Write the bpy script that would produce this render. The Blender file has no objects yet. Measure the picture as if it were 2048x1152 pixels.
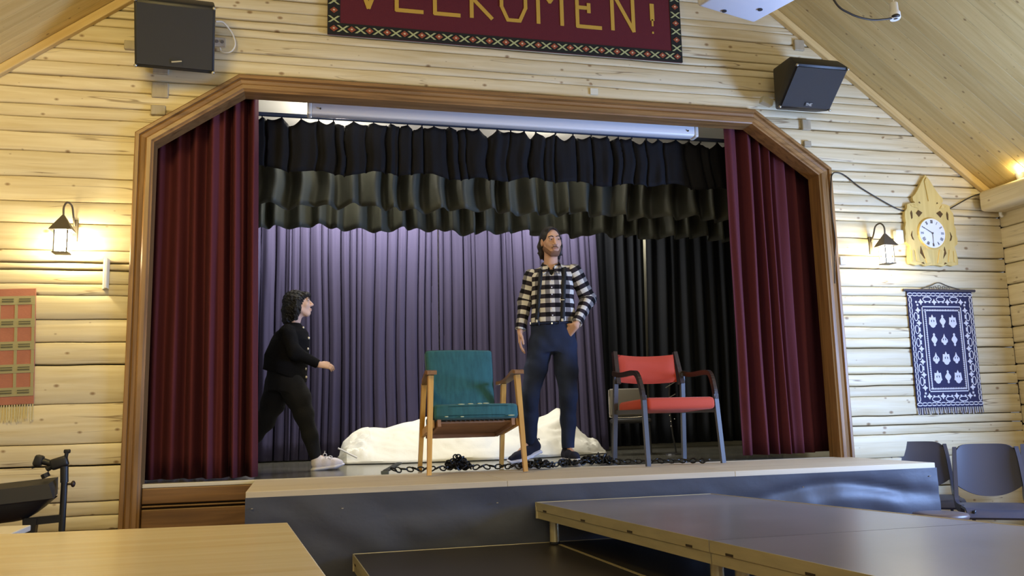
import bpy, bmesh, math, random
import numpy as np
from mathutils import Vector, Matrix, noise as mnoise

SC = bpy.context.scene
COL = SC.collection
random.seed(7)
PI = math.pi

# ------------------------------------------------------------------ camera
FPX = 1706.87
cam_d = bpy.data.cameras.new('camera')
cam = bpy.data.objects.new('camera', cam_d)
COL.objects.link(cam)
cam_d.sensor_width = 36.0
cam_d.lens = FPX / 2048.0 * 36.0
cam_d.clip_start = 0.05
_yaw, _pitch, _roll = 0.2424, 0.1490, -0.0241
_f = Vector((math.sin(_yaw) * math.cos(_pitch), math.cos(_yaw) * math.cos(_pitch), math.sin(_pitch)))
_r = Vector((math.cos(_yaw), -math.sin(_yaw), 0))
_u = _r.cross(_f)
_c, _s = math.cos(_roll), math.sin(_roll)
_r, _u = _r * _c + _u * _s, _u * _c - _r * _s
cam.matrix_world = Matrix(((_r.x, _u.x, -_f.x, -1.4557), (_r.y, _u.y, -_f.y, -5.6655),
                           (_r.z, _u.z, -_f.z, 1.0965), (0, 0, 0, 1)))
SC.camera = cam
SC.cycles.sample_clamp_indirect = 3.0

# ------------------------------------------------------------------ world, lights, exposure
w = bpy.data.worlds.new('world'); SC.world = w; w.use_nodes = True
w.node_tree.nodes['Background'].inputs[0].default_value = (0.75, 0.85, 1.0, 1)
w.node_tree.nodes['Background'].inputs[1].default_value = 0.3
SC.view_settings.view_transform = 'Standard'
SC.view_settings.look = 'None'
SC.view_settings.exposure = -0.55
SC.view_settings.gamma = 1.0
SC.view_settings.use_curve_mapping = False


def area(name, loc, target, sx, sy, power, color):
    d = bpy.data.lights.new(name, 'AREA'); d.shape = 'RECTANGLE'
    d.size = sx; d.size_y = sy; d.energy = power; d.color = color
    o = bpy.data.objects.new(name, d); COL.objects.link(o)
    o.location = loc
    o.rotation_euler = (Vector(target) - Vector(loc)).to_track_quat('-Z', 'Y').to_euler()
    return o


def point(name, loc, power, color, r=0.03):
    d = bpy.data.lights.new(name, 'POINT'); d.energy = power; d.color = color; d.shadow_soft_size = r
    o = bpy.data.objects.new(name, d); COL.objects.link(o); o.location = loc
    return o


DAY = (0.33, 0.52, 1.0)
WARM = (1.0, 0.83, 0.44)
# daylight through the windows of the right hall wall
area('daylight_right_window', (3.985, -2.3, 1.55), (0.0, -2.3, 1.55), 1.5, 1.3, 410, DAY)
area('daylight_right_window', (3.985, -6.0, 1.55), (0.0, -6.0, 1.55), 1.5, 1.3, 20, DAY)
area('hall_end_fill', (0.0, -9.3, 2.3), (0.0, 0.0, 1.8), 6.0, 2.0, 150, (1.0, 0.93, 0.76))  # unseen warm fill added at the hall end to light the stage
# warm fill lights added out of view under the hall ceiling
area('hall_fill_light', (-2.6, -2.6, 3.5), (-2.9, -0.6, 0.6), 0.7, 0.7, 70, (1.0, 0.75, 0.25))
area('hall_fill_light', (1.6, -3.4, 4.0), (1.6, -2.4, 0), 0.7, 0.7, 22, WARM)
# stage lamps hung from the stage ceiling behind the borders
SLAMP = (1.0, 0.94, 0.80)
point('stage_lamp', (-1.2, 0.70, 3.44), 26, SLAMP, 0.06)
point('stage_lamp', (0.5, 0.70, 3.44), 13, SLAMP, 0.06)
point('stage_lamp', (-1.2, 1.22, 3.42), 30, SLAMP, 0.06)
point('stage_lamp', (0.6, 1.22, 3.42), 14, SLAMP, 0.06)
area('stage_lamp', (-0.9, 1.92, 3.28), (-0.9, 2.30, 2.5), 1.6, 0.12, 75, (1.0, 0.96, 0.90))
area('stage_lamp', (0.8, 1.92, 3.28), (0.8, 2.30, 2.5), 1.0, 0.12, 42, (1.0, 0.96, 0.90))

point('backstage_fill', (1.9, 2.66, 3.0), 8, SLAMP, 0.05)  # unseen light added behind the curtains to brighten the slits


# ------------------------------------------------------------------ helpers
def S(r, g, b):
    def f(c):
        c /= 255.0
        return c / 12.92 if c <= 0.04045 else ((c + 0.055) / 1.055) ** 2.4
    return (f(r), f(g), f(b))


def tag(o, label=None, cat=None, group=None, kind=None):
    if label: o['label'] = label
    if cat: o['category'] = cat
    if group: o['group'] = group
    if kind: o['kind'] = kind
    return o


def link(name, me, m=None, parent=None, smooth=None):
    o = bpy.data.objects.new(name, me); COL.objects.link(o)
    if m is not None:
        for mm in (m if isinstance(m, (list, tuple)) else [m]):
            me.materials.append(mm)
    if smooth is not None:
        me.polygons.foreach_set('use_smooth', [True] * len(me.polygons))
        me.set_sharp_from_angle(angle=math.radians(smooth))
    if parent is not None: o.parent = parent
    return o


def empty(name, loc=(0, 0, 0), rz=0, label=None, cat=None, group=None):
    o = bpy.data.objects.new(name, None); COL.objects.link(o)
    o.location = loc; o.rotation_euler = (0, 0, rz); o.empty_display_size = 0.1
    return tag(o, label, cat, group)


class MB:
    """collects primitives, builds ONE mesh"""
    def __init__(s): s.v = []; s.f = []; s.mi = []

    def add(s, vs, fs, mi=0):
        n = len(s.v); s.v += [tuple(v) for v in vs]
        s.f += [tuple(i + n for i in f) for f in fs]; s.mi += [mi] * len(fs)
        return s

    def box(s, c, d, mi=0, M=None):
        x, y, z = d[0] / 2, d[1] / 2, d[2] / 2
        vs = [Vector((a * x, b * y, e * z)) for a in (-1, 1) for b in (-1, 1) for e in (-1, 1)]
        if M is not None: vs = [M @ v for v in vs]
        vs = [v + Vector(c) for v in vs]
        return s.add(vs, [(0, 1, 3, 2), (4, 6, 7, 5), (0, 4, 5, 1), (2, 3, 7, 6), (0, 2, 6, 4), (1, 5, 7, 3)], mi)

    def bbox(s, c, d, bev=0.01, seg=2, mi=0, M=None):
        bm = bmesh.new(); bmesh.ops.create_cube(bm, size=1)
        for v in bm.verts: v.co = Vector((v.co.x * d[0], v.co.y * d[1], v.co.z * d[2]))
        bmesh.ops.bevel(bm, geom=bm.edges[:] + bm.verts[:], offset=min(bev, min(d) * 0.49), segments=seg, profile=0.5, affect='EDGES')
        bm.verts.index_update()
        vs = [(M @ v.co if M is not None else v.co) + Vector(c) for v in bm.verts]
        s.add(vs, [tuple(v.index for v in f.verts) for f in bm.faces], mi); bm.free()
        return s

    def prism(s, poly, a, b, axis='y', mi=0):
        """polygon (list of 2D points) extruded from a to b along axis"""
        n = len(poly)
        def P(p, t):
            if axis == 'y': return (p[0], t, p[1])
            if axis == 'x': return (t, p[0], p[1])
            return (p[0], p[1], t)
        vs = [P(p, a) for p in poly] + [P(p, b) for p in poly]
        fs = [tuple(range(n)), tuple(range(2 * n - 1, n - 1, -1))]
        fs += [(i, n + i, n + (i + 1) % n, (i + 1) % n) for i in range(n)]
        return s.add(vs, fs, mi)

    def tube(s, pts, r, n=8, mi=0, closed=False, caps=True):
        pts = [Vector(p) for p in pts]; m = len(pts)
        rs = r if isinstance(r, (list, tuple)) else [r] * m
        vs = []; up = None
        for i, p in enumerate(pts):
            if closed: t = pts[(i + 1) % m] - pts[i - 1]
            else: t = pts[min(i + 1, m - 1)] - pts[max(i - 1, 0)]
            t.normalize()
            if up is None:
                up = Vector((0, 0, 1)) if abs(t.z) < 0.9 else Vector((1, 0, 0))
            x = t.cross(up)
            if x.length < 1e-6: x = t.orthogonal()
            x.normalize(); y = x.cross(t); up = y
            for k in range(n):
                a = 2 * PI * k / n
                vs.append(p + (x * math.cos(a) + y * math.sin(a)) * rs[i])
        fs = []
        for i in range(m if closed else m - 1):
            j = (i + 1) % m
            for k in range(n):
                l = (k + 1) % n
                fs.append((i * n + k, i * n + l, j * n + l, j * n + k))
        if caps and not closed:
            fs.append(tuple(range(n - 1, -1, -1))); fs.append(tuple((m - 1) * n + k for k in range(n)))
        return s.add(vs, fs, mi)

    def bar(s, a, b, wa, wb=None, mi=0, up=(0, 0, 1)):
        """rectangular bar from a to b; wa=(w,h) at a, wb at b"""
        a, b = Vector(a), Vector(b); wb = wb or wa
        t = (b - a).normalized(); x = t.cross(Vector(up))
        if x.length < 1e-4: x = t.cross(Vector((0, 1, 0)))
        x.normalize(); y = x.cross(t)
        vs = []
        for p, ww in ((a, wa), (b, wb)):
            for i, j in ((-1, -1), (1, -1), (1, 1), (-1, 1)):
                vs.append(p + x * i * ww[0] / 2 + y * j * ww[1] / 2)
        return s.add(vs, [(0, 3, 2, 1), (4, 5, 6, 7), (0, 1, 5, 4), (1, 2, 6, 5), (2, 3, 7, 6), (3, 0, 4, 7)], mi)

    def lathe(s, prof, n=24, c=(0, 0, 0), axis='z', mi=0):
        m = len(prof); vs = []
        for r_, z in prof:
            for k in range(n):
                a = 2 * PI * k / n
                p = (r_ * math.cos(a), r_ * math.sin(a), z)
                if axis == 'y': p = (p[0], p[2], p[1])
                if axis == 'x': p = (p[2], p[0], p[1])
                vs.append((p[0] + c[0], p[1] + c[1], p[2] + c[2]))
        fs = []
        for i in range(m - 1):
            for k in range(n):
                l = (k + 1) % n
                fs.append((i * n + k, i * n + l, (i + 1) * n + l, (i + 1) * n + k))
        fs.append(tuple(range(n - 1, -1, -1))); fs.append(tuple((m - 1) * n + k for k in range(n)))
        return s.add(vs, fs, mi)

    def sphere(s, c, r, n=12, m=8, mi=0):
        rr = r if isinstance(r, (list, tuple)) else (r, r, r)
        vs = [(c[0], c[1], c[2] - rr[2])]
        for i in range(1, m):
            a = PI * i / m
            for k in range(n):
                b = 2 * PI * k / n
                vs.append((c[0] + rr[0] * math.sin(a) * math.cos(b), c[1] + rr[1] * math.sin(a) * math.sin(b), c[2] - rr[2] * math.cos(a)))
        vs.append((c[0], c[1], c[2] + rr[2])); fs = []
        for k in range(n):
            l = (k + 1) % n
            fs.append((0, 1 + l, 1 + k)); t = 1 + (m - 2) * n
            fs.append((t + k, t + l, len(vs) - 1))
            for i in range(m - 2):
                fs.append((1 + i * n + k, 1 + i * n + l, 1 + (i + 1) * n + l, 1 + (i + 1) * n + k))
        return s.add(vs, fs, mi)

    def grid(s, fn, nu, nv, mi=0, flip=False):
        vs = [fn(i / nu, j / nv) for j in range(nv + 1) for i in range(nu + 1)]
        fs = []
        for j in range(nv):
            for i in range(nu):
                a = j * (nu + 1) + i
                q = (a, a + 1, a + nu + 2, a + nu + 1)
                fs.append(q[::-1] if flip else q)
        return s.add(vs, fs, mi)

    def mesh(s, name='m', fix=True):
        me = bpy.data.meshes.new(name); me.from_pydata(s.v, [], s.f)
        if any(s.mi): me.polygons.foreach_set('material_index', s.mi)
        if fix:
            bm = bmesh.new(); bm.from_mesh(me); bmesh.ops.recalc_face_normals(bm, faces=bm.faces); bm.to_mesh(me); bm.free()
        me.update(); return me

    def build(s, name, m, parent=None, smooth=None, fix=True):
        return link(name, s.mesh(name, fix), m, parent, smooth)


def ry(a): return Matrix.Rotation(a, 3, 'Y')
def rx(a): return Matrix.Rotation(a, 3, 'X')
def rz_(a): return Matrix.Rotation(a, 3, 'Z')


def lerp(a, b, t): return a + (b - a) * t


def interp(x, xs, ys):
    return float(np.interp(x, xs, ys))


def spline(pts, n=8):
    """Catmull-Rom through 3D points"""
    P = [Vector(p) for p in pts]; P = [P[0] * 2 - P[1]] + P + [P[-1] * 2 - P[-2]]; out = []
    for i in range(1, len(P) - 2):
        for k in range(n):
            t = k / n; a, b, c, d = P[i - 1], P[i], P[i + 1], P[i + 2]
            out.append(0.5 * ((2 * b) + (c - a) * t + (2 * a - 5 * b + 4 * c - d) * t * t + (3 * b - a - 3 * c + d) * t ** 3))
    out.append(P[-2]); return out


# ------------------------------------------------------------------ materials
def newmat(name):
    m = bpy.data.materials.new(name); m.use_nodes = True
    nt = m.node_tree; return m, nt, nt.nodes['Principled BSDF']


def N(nt, typ, **kw):
    n = nt.nodes.new(typ)
    for k, v in kw.items(): setattr(n, k, v)
    return n


def mat(name, col, rough=0.6, metal=0.0, spec=0.5, var=None, bump=None, sheen=0, col2=None, coat=0):
    """var=(scale3, amount) noise tint; bump=(scale3, strength)"""
    m, nt, b = newmat(name); L = nt.links
    b.inputs['Base Color'].default_value = (*col, 1); b.inputs['Roughness'].default_value = rough
    b.inputs['Metallic'].default_value = metal; b.inputs['Specular IOR Level'].default_value = spec
    if sheen: b.inputs['Sheen Weight'].default_value = sheen
    if coat: b.inputs['Coat Weight'].default_value = coat
    tc = None
    if var or bump: tc = N(nt, 'ShaderNodeTexCoord')
    if var:
        mp = N(nt, 'ShaderNodeMapping'); mp.inputs['Scale'].default_value = var[0]; L.new(tc.outputs['Object'], mp.inputs[0])
        nz = N(nt, 'ShaderNodeTexNoise'); nz.inputs['Detail'].default_value = 6; nz.inputs['Scale'].default_value = 1.0
        L.new(mp.outputs[0], nz.inputs['Vector'])
        rmp = N(nt, 'ShaderNodeValToRGB'); e = rmp.color_ramp.elements
        e[0].position = 0.3; e[1].position = 0.7
        c2 = col2 or tuple(c * (1 - var[1]) for c in col)
        c1 = col if col2 else tuple(min(1, c * (1 + var[1] * 0.6)) for c in col)
        e[0].color = (*c2, 1); e[1].color = (*c1, 1)
        L.new(nz.outputs['Fac'], rmp.inputs[0]); L.new(rmp.outputs[0], b.inputs['Base Color'])
    if bump:
        mp = N(nt, 'ShaderNodeMapping'); mp.inputs['Scale'].default_value = bump[0]; L.new(tc.outputs['Object'], mp.inputs[0])
        nz = N(nt, 'ShaderNodeTexNoise'); nz.inputs['Detail'].default_value = 4; nz.inputs['Scale'].default_value = 1.0
        L.new(mp.outputs[0], nz.inputs['Vector'])
        bp = N(nt, 'ShaderNodeBump'); bp.inputs['Strength'].default_value = bump[1]; bp.inputs['Distance'].default_value = 0.01
        L.new(nz.outputs['Fac'], bp.inputs['Height']); L.new(bp.outputs[0], b.inputs['Normal'])
    return m


def wood(name, light, dark, along, rough=0.55, knots=True, gscale=28.0, knot_col=None, knot_scale=7.0, rand=0.12, coat=0, plane=(0, 2), cracks=False, knot_max=0.10):
    """grain stretched along axis 0/1/2 of the object, scattered knots, each piece a little different"""
    m, nt, b = newmat(name); L = nt.links
    b.inputs['Roughness'].default_value = rough
    if coat: b.inputs['Coat Weight'].default_value = coat
    tc = N(nt, 'ShaderNodeTexCoord'); oi = N(nt, 'ShaderNodeObjectInfo')
    sc = [gscale] * 3; sc[along] = gscale * 0.06
    off = N(nt, 'ShaderNodeVectorMath', operation='SCALE'); off.inputs[0].default_value = (13.1, 7.7, 5.3)
    L.new(oi.outputs['Random'], off.inputs['Scale'])
    ad = N(nt, 'ShaderNodeVectorMath', operation='ADD'); L.new(tc.outputs['Object'], ad.inputs[0]); L.new(off.outputs[0], ad.inputs[1])
    mp = N(nt, 'ShaderNodeMapping'); mp.inputs['Scale'].default_value = sc; L.new(ad.outputs[0], mp.inputs[0])
    nz = N(nt, 'ShaderNodeTexNoise'); nz.inputs['Scale'].default_value = 1; nz.inputs['Detail'].default_value = 5; nz.inputs['Distortion'].default_value = 0.6
    L.new(mp.outputs[0], nz.inputs['Vector'])
    rmp = N(nt, 'ShaderNodeValToRGB'); e = rmp.color_ramp.elements
    e[0].position = 0.28; e[0].color = (*dark, 1); e[1].position = 0.62; e[1].color = (*light, 1)
    L.new(nz.outputs['Fac'], rmp.inputs[0]); cur = rmp.outputs[0]
    hsv = N(nt, 'ShaderNodeHueSaturation')
    mr = N(nt, 'ShaderNodeMapRange'); mr.inputs['To Min'].default_value = 1 - rand; mr.inputs['To Max'].default_value = 1 + rand * 0.6
    L.new(oi.outputs['Random'], mr.inputs['Value']); L.new(mr.outputs[0], hsv.inputs['Value']); L.new(cur, hsv.inputs['Color']); cur = hsv.outputs[0]
    if knots:
        sx = N(nt, 'ShaderNodeSeparateXYZ'); L.new(ad.outputs[0], sx.inputs[0])
        cb_ = N(nt, 'ShaderNodeCombineXYZ'); L.new(sx.outputs[plane[0]], cb_.inputs[0]); L.new(sx.outputs[plane[1]], cb_.inputs[1])
        mk = N(nt, 'ShaderNodeMapping'); mk.inputs['Scale'].default_value = (knot_scale * 0.62, knot_scale, 1); L.new(cb_.outputs[0], mk.inputs[0])
        vo = N(nt, 'ShaderNodeTexVoronoi', voronoi_dimensions='2D'); vo.inputs['Scale'].default_value = 1.0
        L.new(mk.outputs[0], vo.inputs['Vector'])
        sc_ = N(nt, 'ShaderNodeSeparateColor'); L.new(vo.outputs['Color'], sc_.inputs[0])
        # knot radius differs from knot to knot, many cells have none
        rr_ = N(nt, 'ShaderNodeMapRange'); rr_.inputs['From Min'].default_value = 0.45; rr_.inputs['From Max'].default_value = 1.0
        rr_.inputs['To Min'].default_value = 0.0; rr_.inputs['To Max'].default_value = knot_max; L.new(sc_.outputs[0], rr_.inputs['Value'])
        df = N(nt, 'ShaderNodeMath', operation='SUBTRACT'); L.new(rr_.outputs[0], df.inputs[0]); L.new(vo.outputs['Distance'], df.inputs[1])
        km = N(nt, 'ShaderNodeMapRange'); km.inputs['From Min'].default_value = -0.02; km.inputs['From Max'].default_value = 0.05; km.inputs['To Max'].default_value = 0.8
        L.new(df.outputs[0], km.inputs['Value'])
        mx = N(nt, 'ShaderNodeMix', data_type='RGBA'); L.new(km.outputs[0], mx.inputs[0]); L.new(cur, mx.inputs[6])
        mx.inputs[7].default_value = (*(knot_col or tuple(c * 0.35 for c in dark)), 1); cur = mx.outputs[2]
    if cracks:      # drying cracks running with the grain
        sc2 = [14.0] * 3; sc2[along] = 0.7
        m2 = N(nt, 'ShaderNodeMapping'); m2.inputs['Scale'].default_value = sc2; L.new(ad.outputs[0], m2.inputs[0])
        n2 = N(nt, 'ShaderNodeTexNoise'); n2.inputs['Scale'].default_value = 1; n2.inputs['Detail'].default_value = 2; L.new(m2.outputs[0], n2.inputs['Vector'])
        a2 = N(nt, 'ShaderNodeMath', operation='SUBTRACT'); a2.inputs[1].default_value = 0.46; L.new(n2.outputs['Fac'], a2.inputs[0])
        b2 = N(nt, 'ShaderNodeMath', operation='ABSOLUTE'); L.new(a2.outputs[0], b2.inputs[0])
        r2 = N(nt, 'ShaderNodeMapRange'); r2.inputs['From Min'].default_value = 0.010; r2.inputs['From Max'].default_value = 0.003; L.new(b2.outputs[0], r2.inputs['Value'])
        n3 = N(nt, 'ShaderNodeTexNoise'); n3.inputs['Scale'].default_value = 1.3; L.new(ad.outputs[0], n3.inputs['Vector'])
        r3 = N(nt, 'ShaderNodeMapRange'); r3.inputs['From Min'].default_value = 0.50; r3.inputs['From Max'].default_value = 0.58; r3.inputs['To Max'].default_value = 0.65; L.new(n3.outputs['Fac'], r3.inputs['Value'])
        ml = N(nt, 'ShaderNodeMath', operation='MULTIPLY'); L.new(r2.outputs[0], ml.inputs[0]); L.new(r3.outputs[0], ml.inputs[1])
        mx = N(nt, 'ShaderNodeMix', data_type='RGBA'); L.new(ml.outputs[0], mx.inputs[0]); L.new(cur, mx.inputs[6])
        mx.inputs[7].default_value = (*S(110, 80, 44), 1); cur = mx.outputs[2]
    L.new(cur, b.inputs['Base Color'])
    bp = N(nt, 'ShaderNodeBump'); bp.inputs['Strength'].default_value = 0.25; bp.inputs['Distance'].default_value = 0.004
    L.new(nz.outputs['Fac'], bp.inputs['Height']); L.new(bp.outputs[0], b.inputs['Normal'])
    return m


def emat(name, col, strength):
    m, nt, b = newmat(name)
    b.inputs['Base Color'].default_value = (*col, 1)
    b.inputs['Emission Color'].default_value = (*col, 1); b.inputs['Emission Strength'].default_value = strength
    return m


def glass(name, col=(0.95, 0.97, 1.0), rough=0.05):
    m, nt, b = newmat(name)
    b.inputs['Base Color'].default_value = (*col, 1); b.inputs['Roughness'].default_value = rough
    b.inputs['Transmission Weight'].default_value = 1.0; b.inputs['IOR'].default_value = 1.05
    return m


M_LOG = wood('pine_log', S(228, 215, 180), S(210, 192, 148), 0, 0.55, knot_col=S(128, 92, 52), knot_scale=8, cracks=True)
M_LOGY = wood('pine_log_side', S(226, 212, 176), S(208, 190, 146), 1, 0.55, knot_col=S(128, 92, 52), knot_scale=8, plane=(1, 2), cracks=True)
M_CEIL = wood('ceiling_pine', S(216, 192, 132), S(200, 172, 110), 0, 0.45, knot_col=S(110, 75, 40), knot_scale=9, plane=(0, 1), knot_max=0.08)
M_TRIM = wood('trim_pine', S(220, 194, 136), S(200, 168, 108), 0, 0.5, knots=False)
M_FRAME_H = wood('stained_frame_h', S(156, 118, 72), S(116, 84, 48), 0, 0.4, knots=False)
M_FRAME_V = wood('stained_frame_v', S(156, 118, 72), S(116, 84, 48), 2, 0.4, knots=False)
M_PANEL = wood('stained_panel', S(134, 98, 56), S(100, 70, 36), 0, 0.45, knot_col=S(60, 38, 18), knot_scale=5)
M_DARK = mat('dark_backing', S(52, 40, 26), 0.9)
M_FLOOR = wood('hall_floor_wood', S(128, 96, 66), S(96, 70, 46), 1, 0.35, knots=False, rand=0.2)
M_STAGE = mat('stage_floor_grey', S(98, 96, 86), 0.18, var=((3, 3, 3), 0.25), bump=((40, 40, 40), 0.08))
M_WHITE = mat('white_paint', S(232, 230, 222), 0.5)
M_CREAM = mat('cream_paint', S(226, 222, 200), 0.6)
M_WPLASTIC = mat('white_plastic', S(235, 233, 226), 0.35)
M_BLACK = mat('black_plastic', S(24, 24, 26), 0.45, bump=((300, 300, 300), 0.1))
M_GRILLE = mat('black_grille', S(38, 39, 42), 0.5, bump=((900, 900, 900), 0.4))
M_METAL = mat('bare_metal', S(190, 188, 180), 0.35, metal=0.9)
M_CHROME = mat('chrome', S(210, 208, 200), 0.2, metal=1.0)
M_IRON = mat('wrought_iron', S(92, 84, 72), 0.5, metal=0.3)
M_CABLE = mat('black_cable', S(45, 40, 36), 0.5)
M_WCABLE = mat('white_cable', S(232, 226, 212), 0.5)
M_GREYWOOD = mat('grey_weathered_wood', S(176, 164, 138), 0.7, var=((30, 30, 6), 0.15))
# ================================================================== the setting
STZ = 0.74            # stage floor height
RIDGE, SL = 5.84, 0.7595
WX = 4.06
ALPHA = math.atan(SL)


def roof_x(z): return min(WX, max(0.02, (RIDGE - z) / SL))


# outline of the stage frame, outer and inner
OUT = [(-2.508, 0.0), (-2.508, 2.940), (-1.887, 3.373), (1.887, 3.373), (2.508, 2.940), (2.508, 0.0)]


def inset(poly, d):
    P = [Vector(p) for p in poly]; out = []
    for i, p in enumerate(P):
        ns = []
        if i > 0: t = (p - P[i - 1]).normalized(); ns.append(Vector((t.y, -t.x)))
        if i < len(P) - 1: t = (P[i + 1] - p).normalized(); ns.append(Vector((t.y, -t.x)))
        if len(ns) == 1: out.append(p + ns[0] * d)
        else:
            b = (ns[0] + ns[1]).normalized(); out.append(p + b * (d / b.dot(ns[0])))
    return [tuple(q) for q in out]


INN = inset(OUT, 0.115)


def opening_x(z, d=0.04):
    """half width of the wall opening under the frame at height z"""
    if z <= 2.94: return 2.508 - d
    t = (z - 2.94) / (3.373 - 2.94)
    return lerp(2.508, 1.887, min(1, t)) - d


wall_back = MB()
wall_back.prism([(-WX, 0), (-2.46, 0), (-2.46, 2.93), (-WX, 2.76)], 0.10, 0.16)
wall_back.prism([(WX, 0), (2.46, 0), (2.46, 2.93), (WX, 2.76)], 0.10, 0.16)
wall_back.prism([(-WX, 2.76), (-2.46, 2.93), (-1.87, 3.34), (0, 3.34), (0, RIDGE)], 0.10, 0.16)
wall_back.prism([(WX, 2.76), (2.46, 2.93), (1.87, 3.34), (0, 3.34), (0, RIDGE)], 0.10, 0.16)
wall_back = tag(wall_back.build('wall_back', M_DARK), 'pale pine log gable wall around the stage opening', 'wall', kind='structure')

_lr = random.Random(11)


def make_log(z0, z1, xl, xr, s0, s1, g0, g1, nx):
    """one hewn log between two wavy seams; xl / xr give its ends by height"""
    h = z1 - z0; b = min(0.3, 0.007 / max(h, 0.03))
    prof = [(0, 0.10), (0, 0.012), (b * 0.4, 0.003), (b, 0.0), (0.35, -0.0015), (0.65, -0.0015), (1 - b, 0.0), (1 - b * 0.4, 0.003), (1, 0.012), (1, 0.10)]
    zm = (z0 + z1) / 2
    mb = MB(); m = len(prof)
    dy = _lr.uniform(-0.004, 0.004)
    for i in range(nx + 1):
        u = i / nx; xa = lerp(xl(zm), xr(zm), u)
        def wav(s, x): return 0.007 * mnoise.noise(Vector((x * 1.1 + s * 7.3, s, 0))) + 0.004 * mnoise.noise(Vector((x * 4 + s, s * 3, 2)))
        lo = z0 + wav(s0, xa) + g0; hi = z1 + wav(s1, xa) - g1
        bul = 0.004 * mnoise.noise(Vector((xa * 2.0, zm * 9, 5)))
        for t, y in prof:
            z = lerp(lo, hi, t); x = lerp(xl(z), xr(z), u)
            mb.v.append((x, y + (dy + bul if 0 < t < 1 else 0), z))
    for i in range(nx):
        for k in range(m - 1):
            a = i * m + k
            mb.f.append((a, a + 1, a + m + 1, a + m)); mb.mi.append(0)
    mb.f.append(tuple(range(m))); mb.f.append(tuple(nx * m + k for k in range(m - 1, -1, -1))); mb.mi += [0, 0]
    mb.build('log', M_LOG, wall_back, smooth=50)


def logs(seams, xl, xr, seed, nx):
    gaps = [_lr.choice([0.0008, 0.0016, 0.003, 0.0045]) for _ in seams]
    for i in range(len(seams) - 1):
        make_log(seams[i], seams[i + 1], xl, xr, seed + i, seed + i + 1, gaps[i], gaps[i + 1], nx)


L_SEAMS = [0.0, 0.24, 0.484, 0.571, 0.652, 0.865, 0.995, 1.232, 1.467, 1.606, 1.745, 1.892, 1.964, 2.05, 2.097, 2.173, 2.343, 2.479, 2.635, 2.799, 2.921, 3.019, 3.103, 3.215, 3.302, 3.395]
R_SEAMS = [0.0, 0.26, 0.5, 0.721, 0.892, 0.962, 1.032, 1.177, 1.259, 1.345, 1.405, 1.545, 1.621, 1.705, 1.798, 1.875, 1.947, 2.017, 2.156, 2.263, 2.40, 2.537, 2.605, 2.661, 2.749, 2.846, 2.936, 3.007, 3.121, 3.256, 3.334, 3.395]
T_SEAMS = [3.395, 3.485, 3.543, 3.652, 3.713, 3.775, 3.85, 3.94, 4.03, 4.085, 4.22, 4.36, 4.5, 4.65, 4.8, 4.95, 5.1, 5.3, 5.5, 5.72]
logs(L_SEAMS, lambda z: -roof_x(z), lambda z: -opening_x(z), 100, 26)
logs(R_SEAMS, lambda z: opening_x(z), lambda z: roof_x(z), 200, 26)
logs(T_SEAMS, lambda z: -roof_x(z), lambda z: roof_x(z), 300, 70)
# grey wooden keys set into the logs
for (x0, x1, z0, z1) in [(-2.424, -2.322, 3.187, 3.288), (-2.424, -2.324, 3.345, 3.405), (-2.424, -2.335, 3.07, 3.135), (2.281, 2.367, 3.895, 3.985), (2.296, 2.370, 3.243, 3.328), (2.299, 2.362, 3.108, 3.155), (-2.60, -2.53, 3.50, 3.56)]:
    MB().bbox(((x0 + x1) / 2, 0.0, (z0 + z1) / 2), (x1 - x0, 0.05, z1 - z0), 0.006).build('wooden_key', M_GREYWOOD, wall_back)
MB().bbox((0.6, -0.006, 3.44), (0.06, 0.006, 0.05), 0.002).build('paper_patch', M_CREAM, wall_back)

# ---- side walls, end wall, floor
def side_wall(name, sx, lab):
    x = sx * (WX + 0.14)
    o = MB().box((x, -4.65, 1.45), (0.12, 9.5, 2.9)).build(name, M_DARK)
    tag(o, lab, 'wall', kind='structure')
    z = 0.0; rr = random.Random(5 + int(sx)); proto = {}
    while z < 2.7:
        h = rr.choice([0.13, 0.15, 0.17, 0.19])
        if h not in proto:
            proto[h] = MB().bbox((0, 0, 0), (0.14, 9.4, h - 0.006), 0.016, 2).mesh('log')
            proto[h].materials.append(M_LOGY)
            proto[h].polygons.foreach_set('use_smooth', [True] * len(proto[h].polygons)); proto[h].set_sharp_from_angle(angle=0.8)
        l = bpy.data.objects.new('log', proto[h]); COL.objects.link(l); l.parent = o
        l.location = (sx * (WX + 0.07) + rr.uniform(-0.006, 0.006), -4.69, z + h / 2); z += h
    return o


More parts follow.
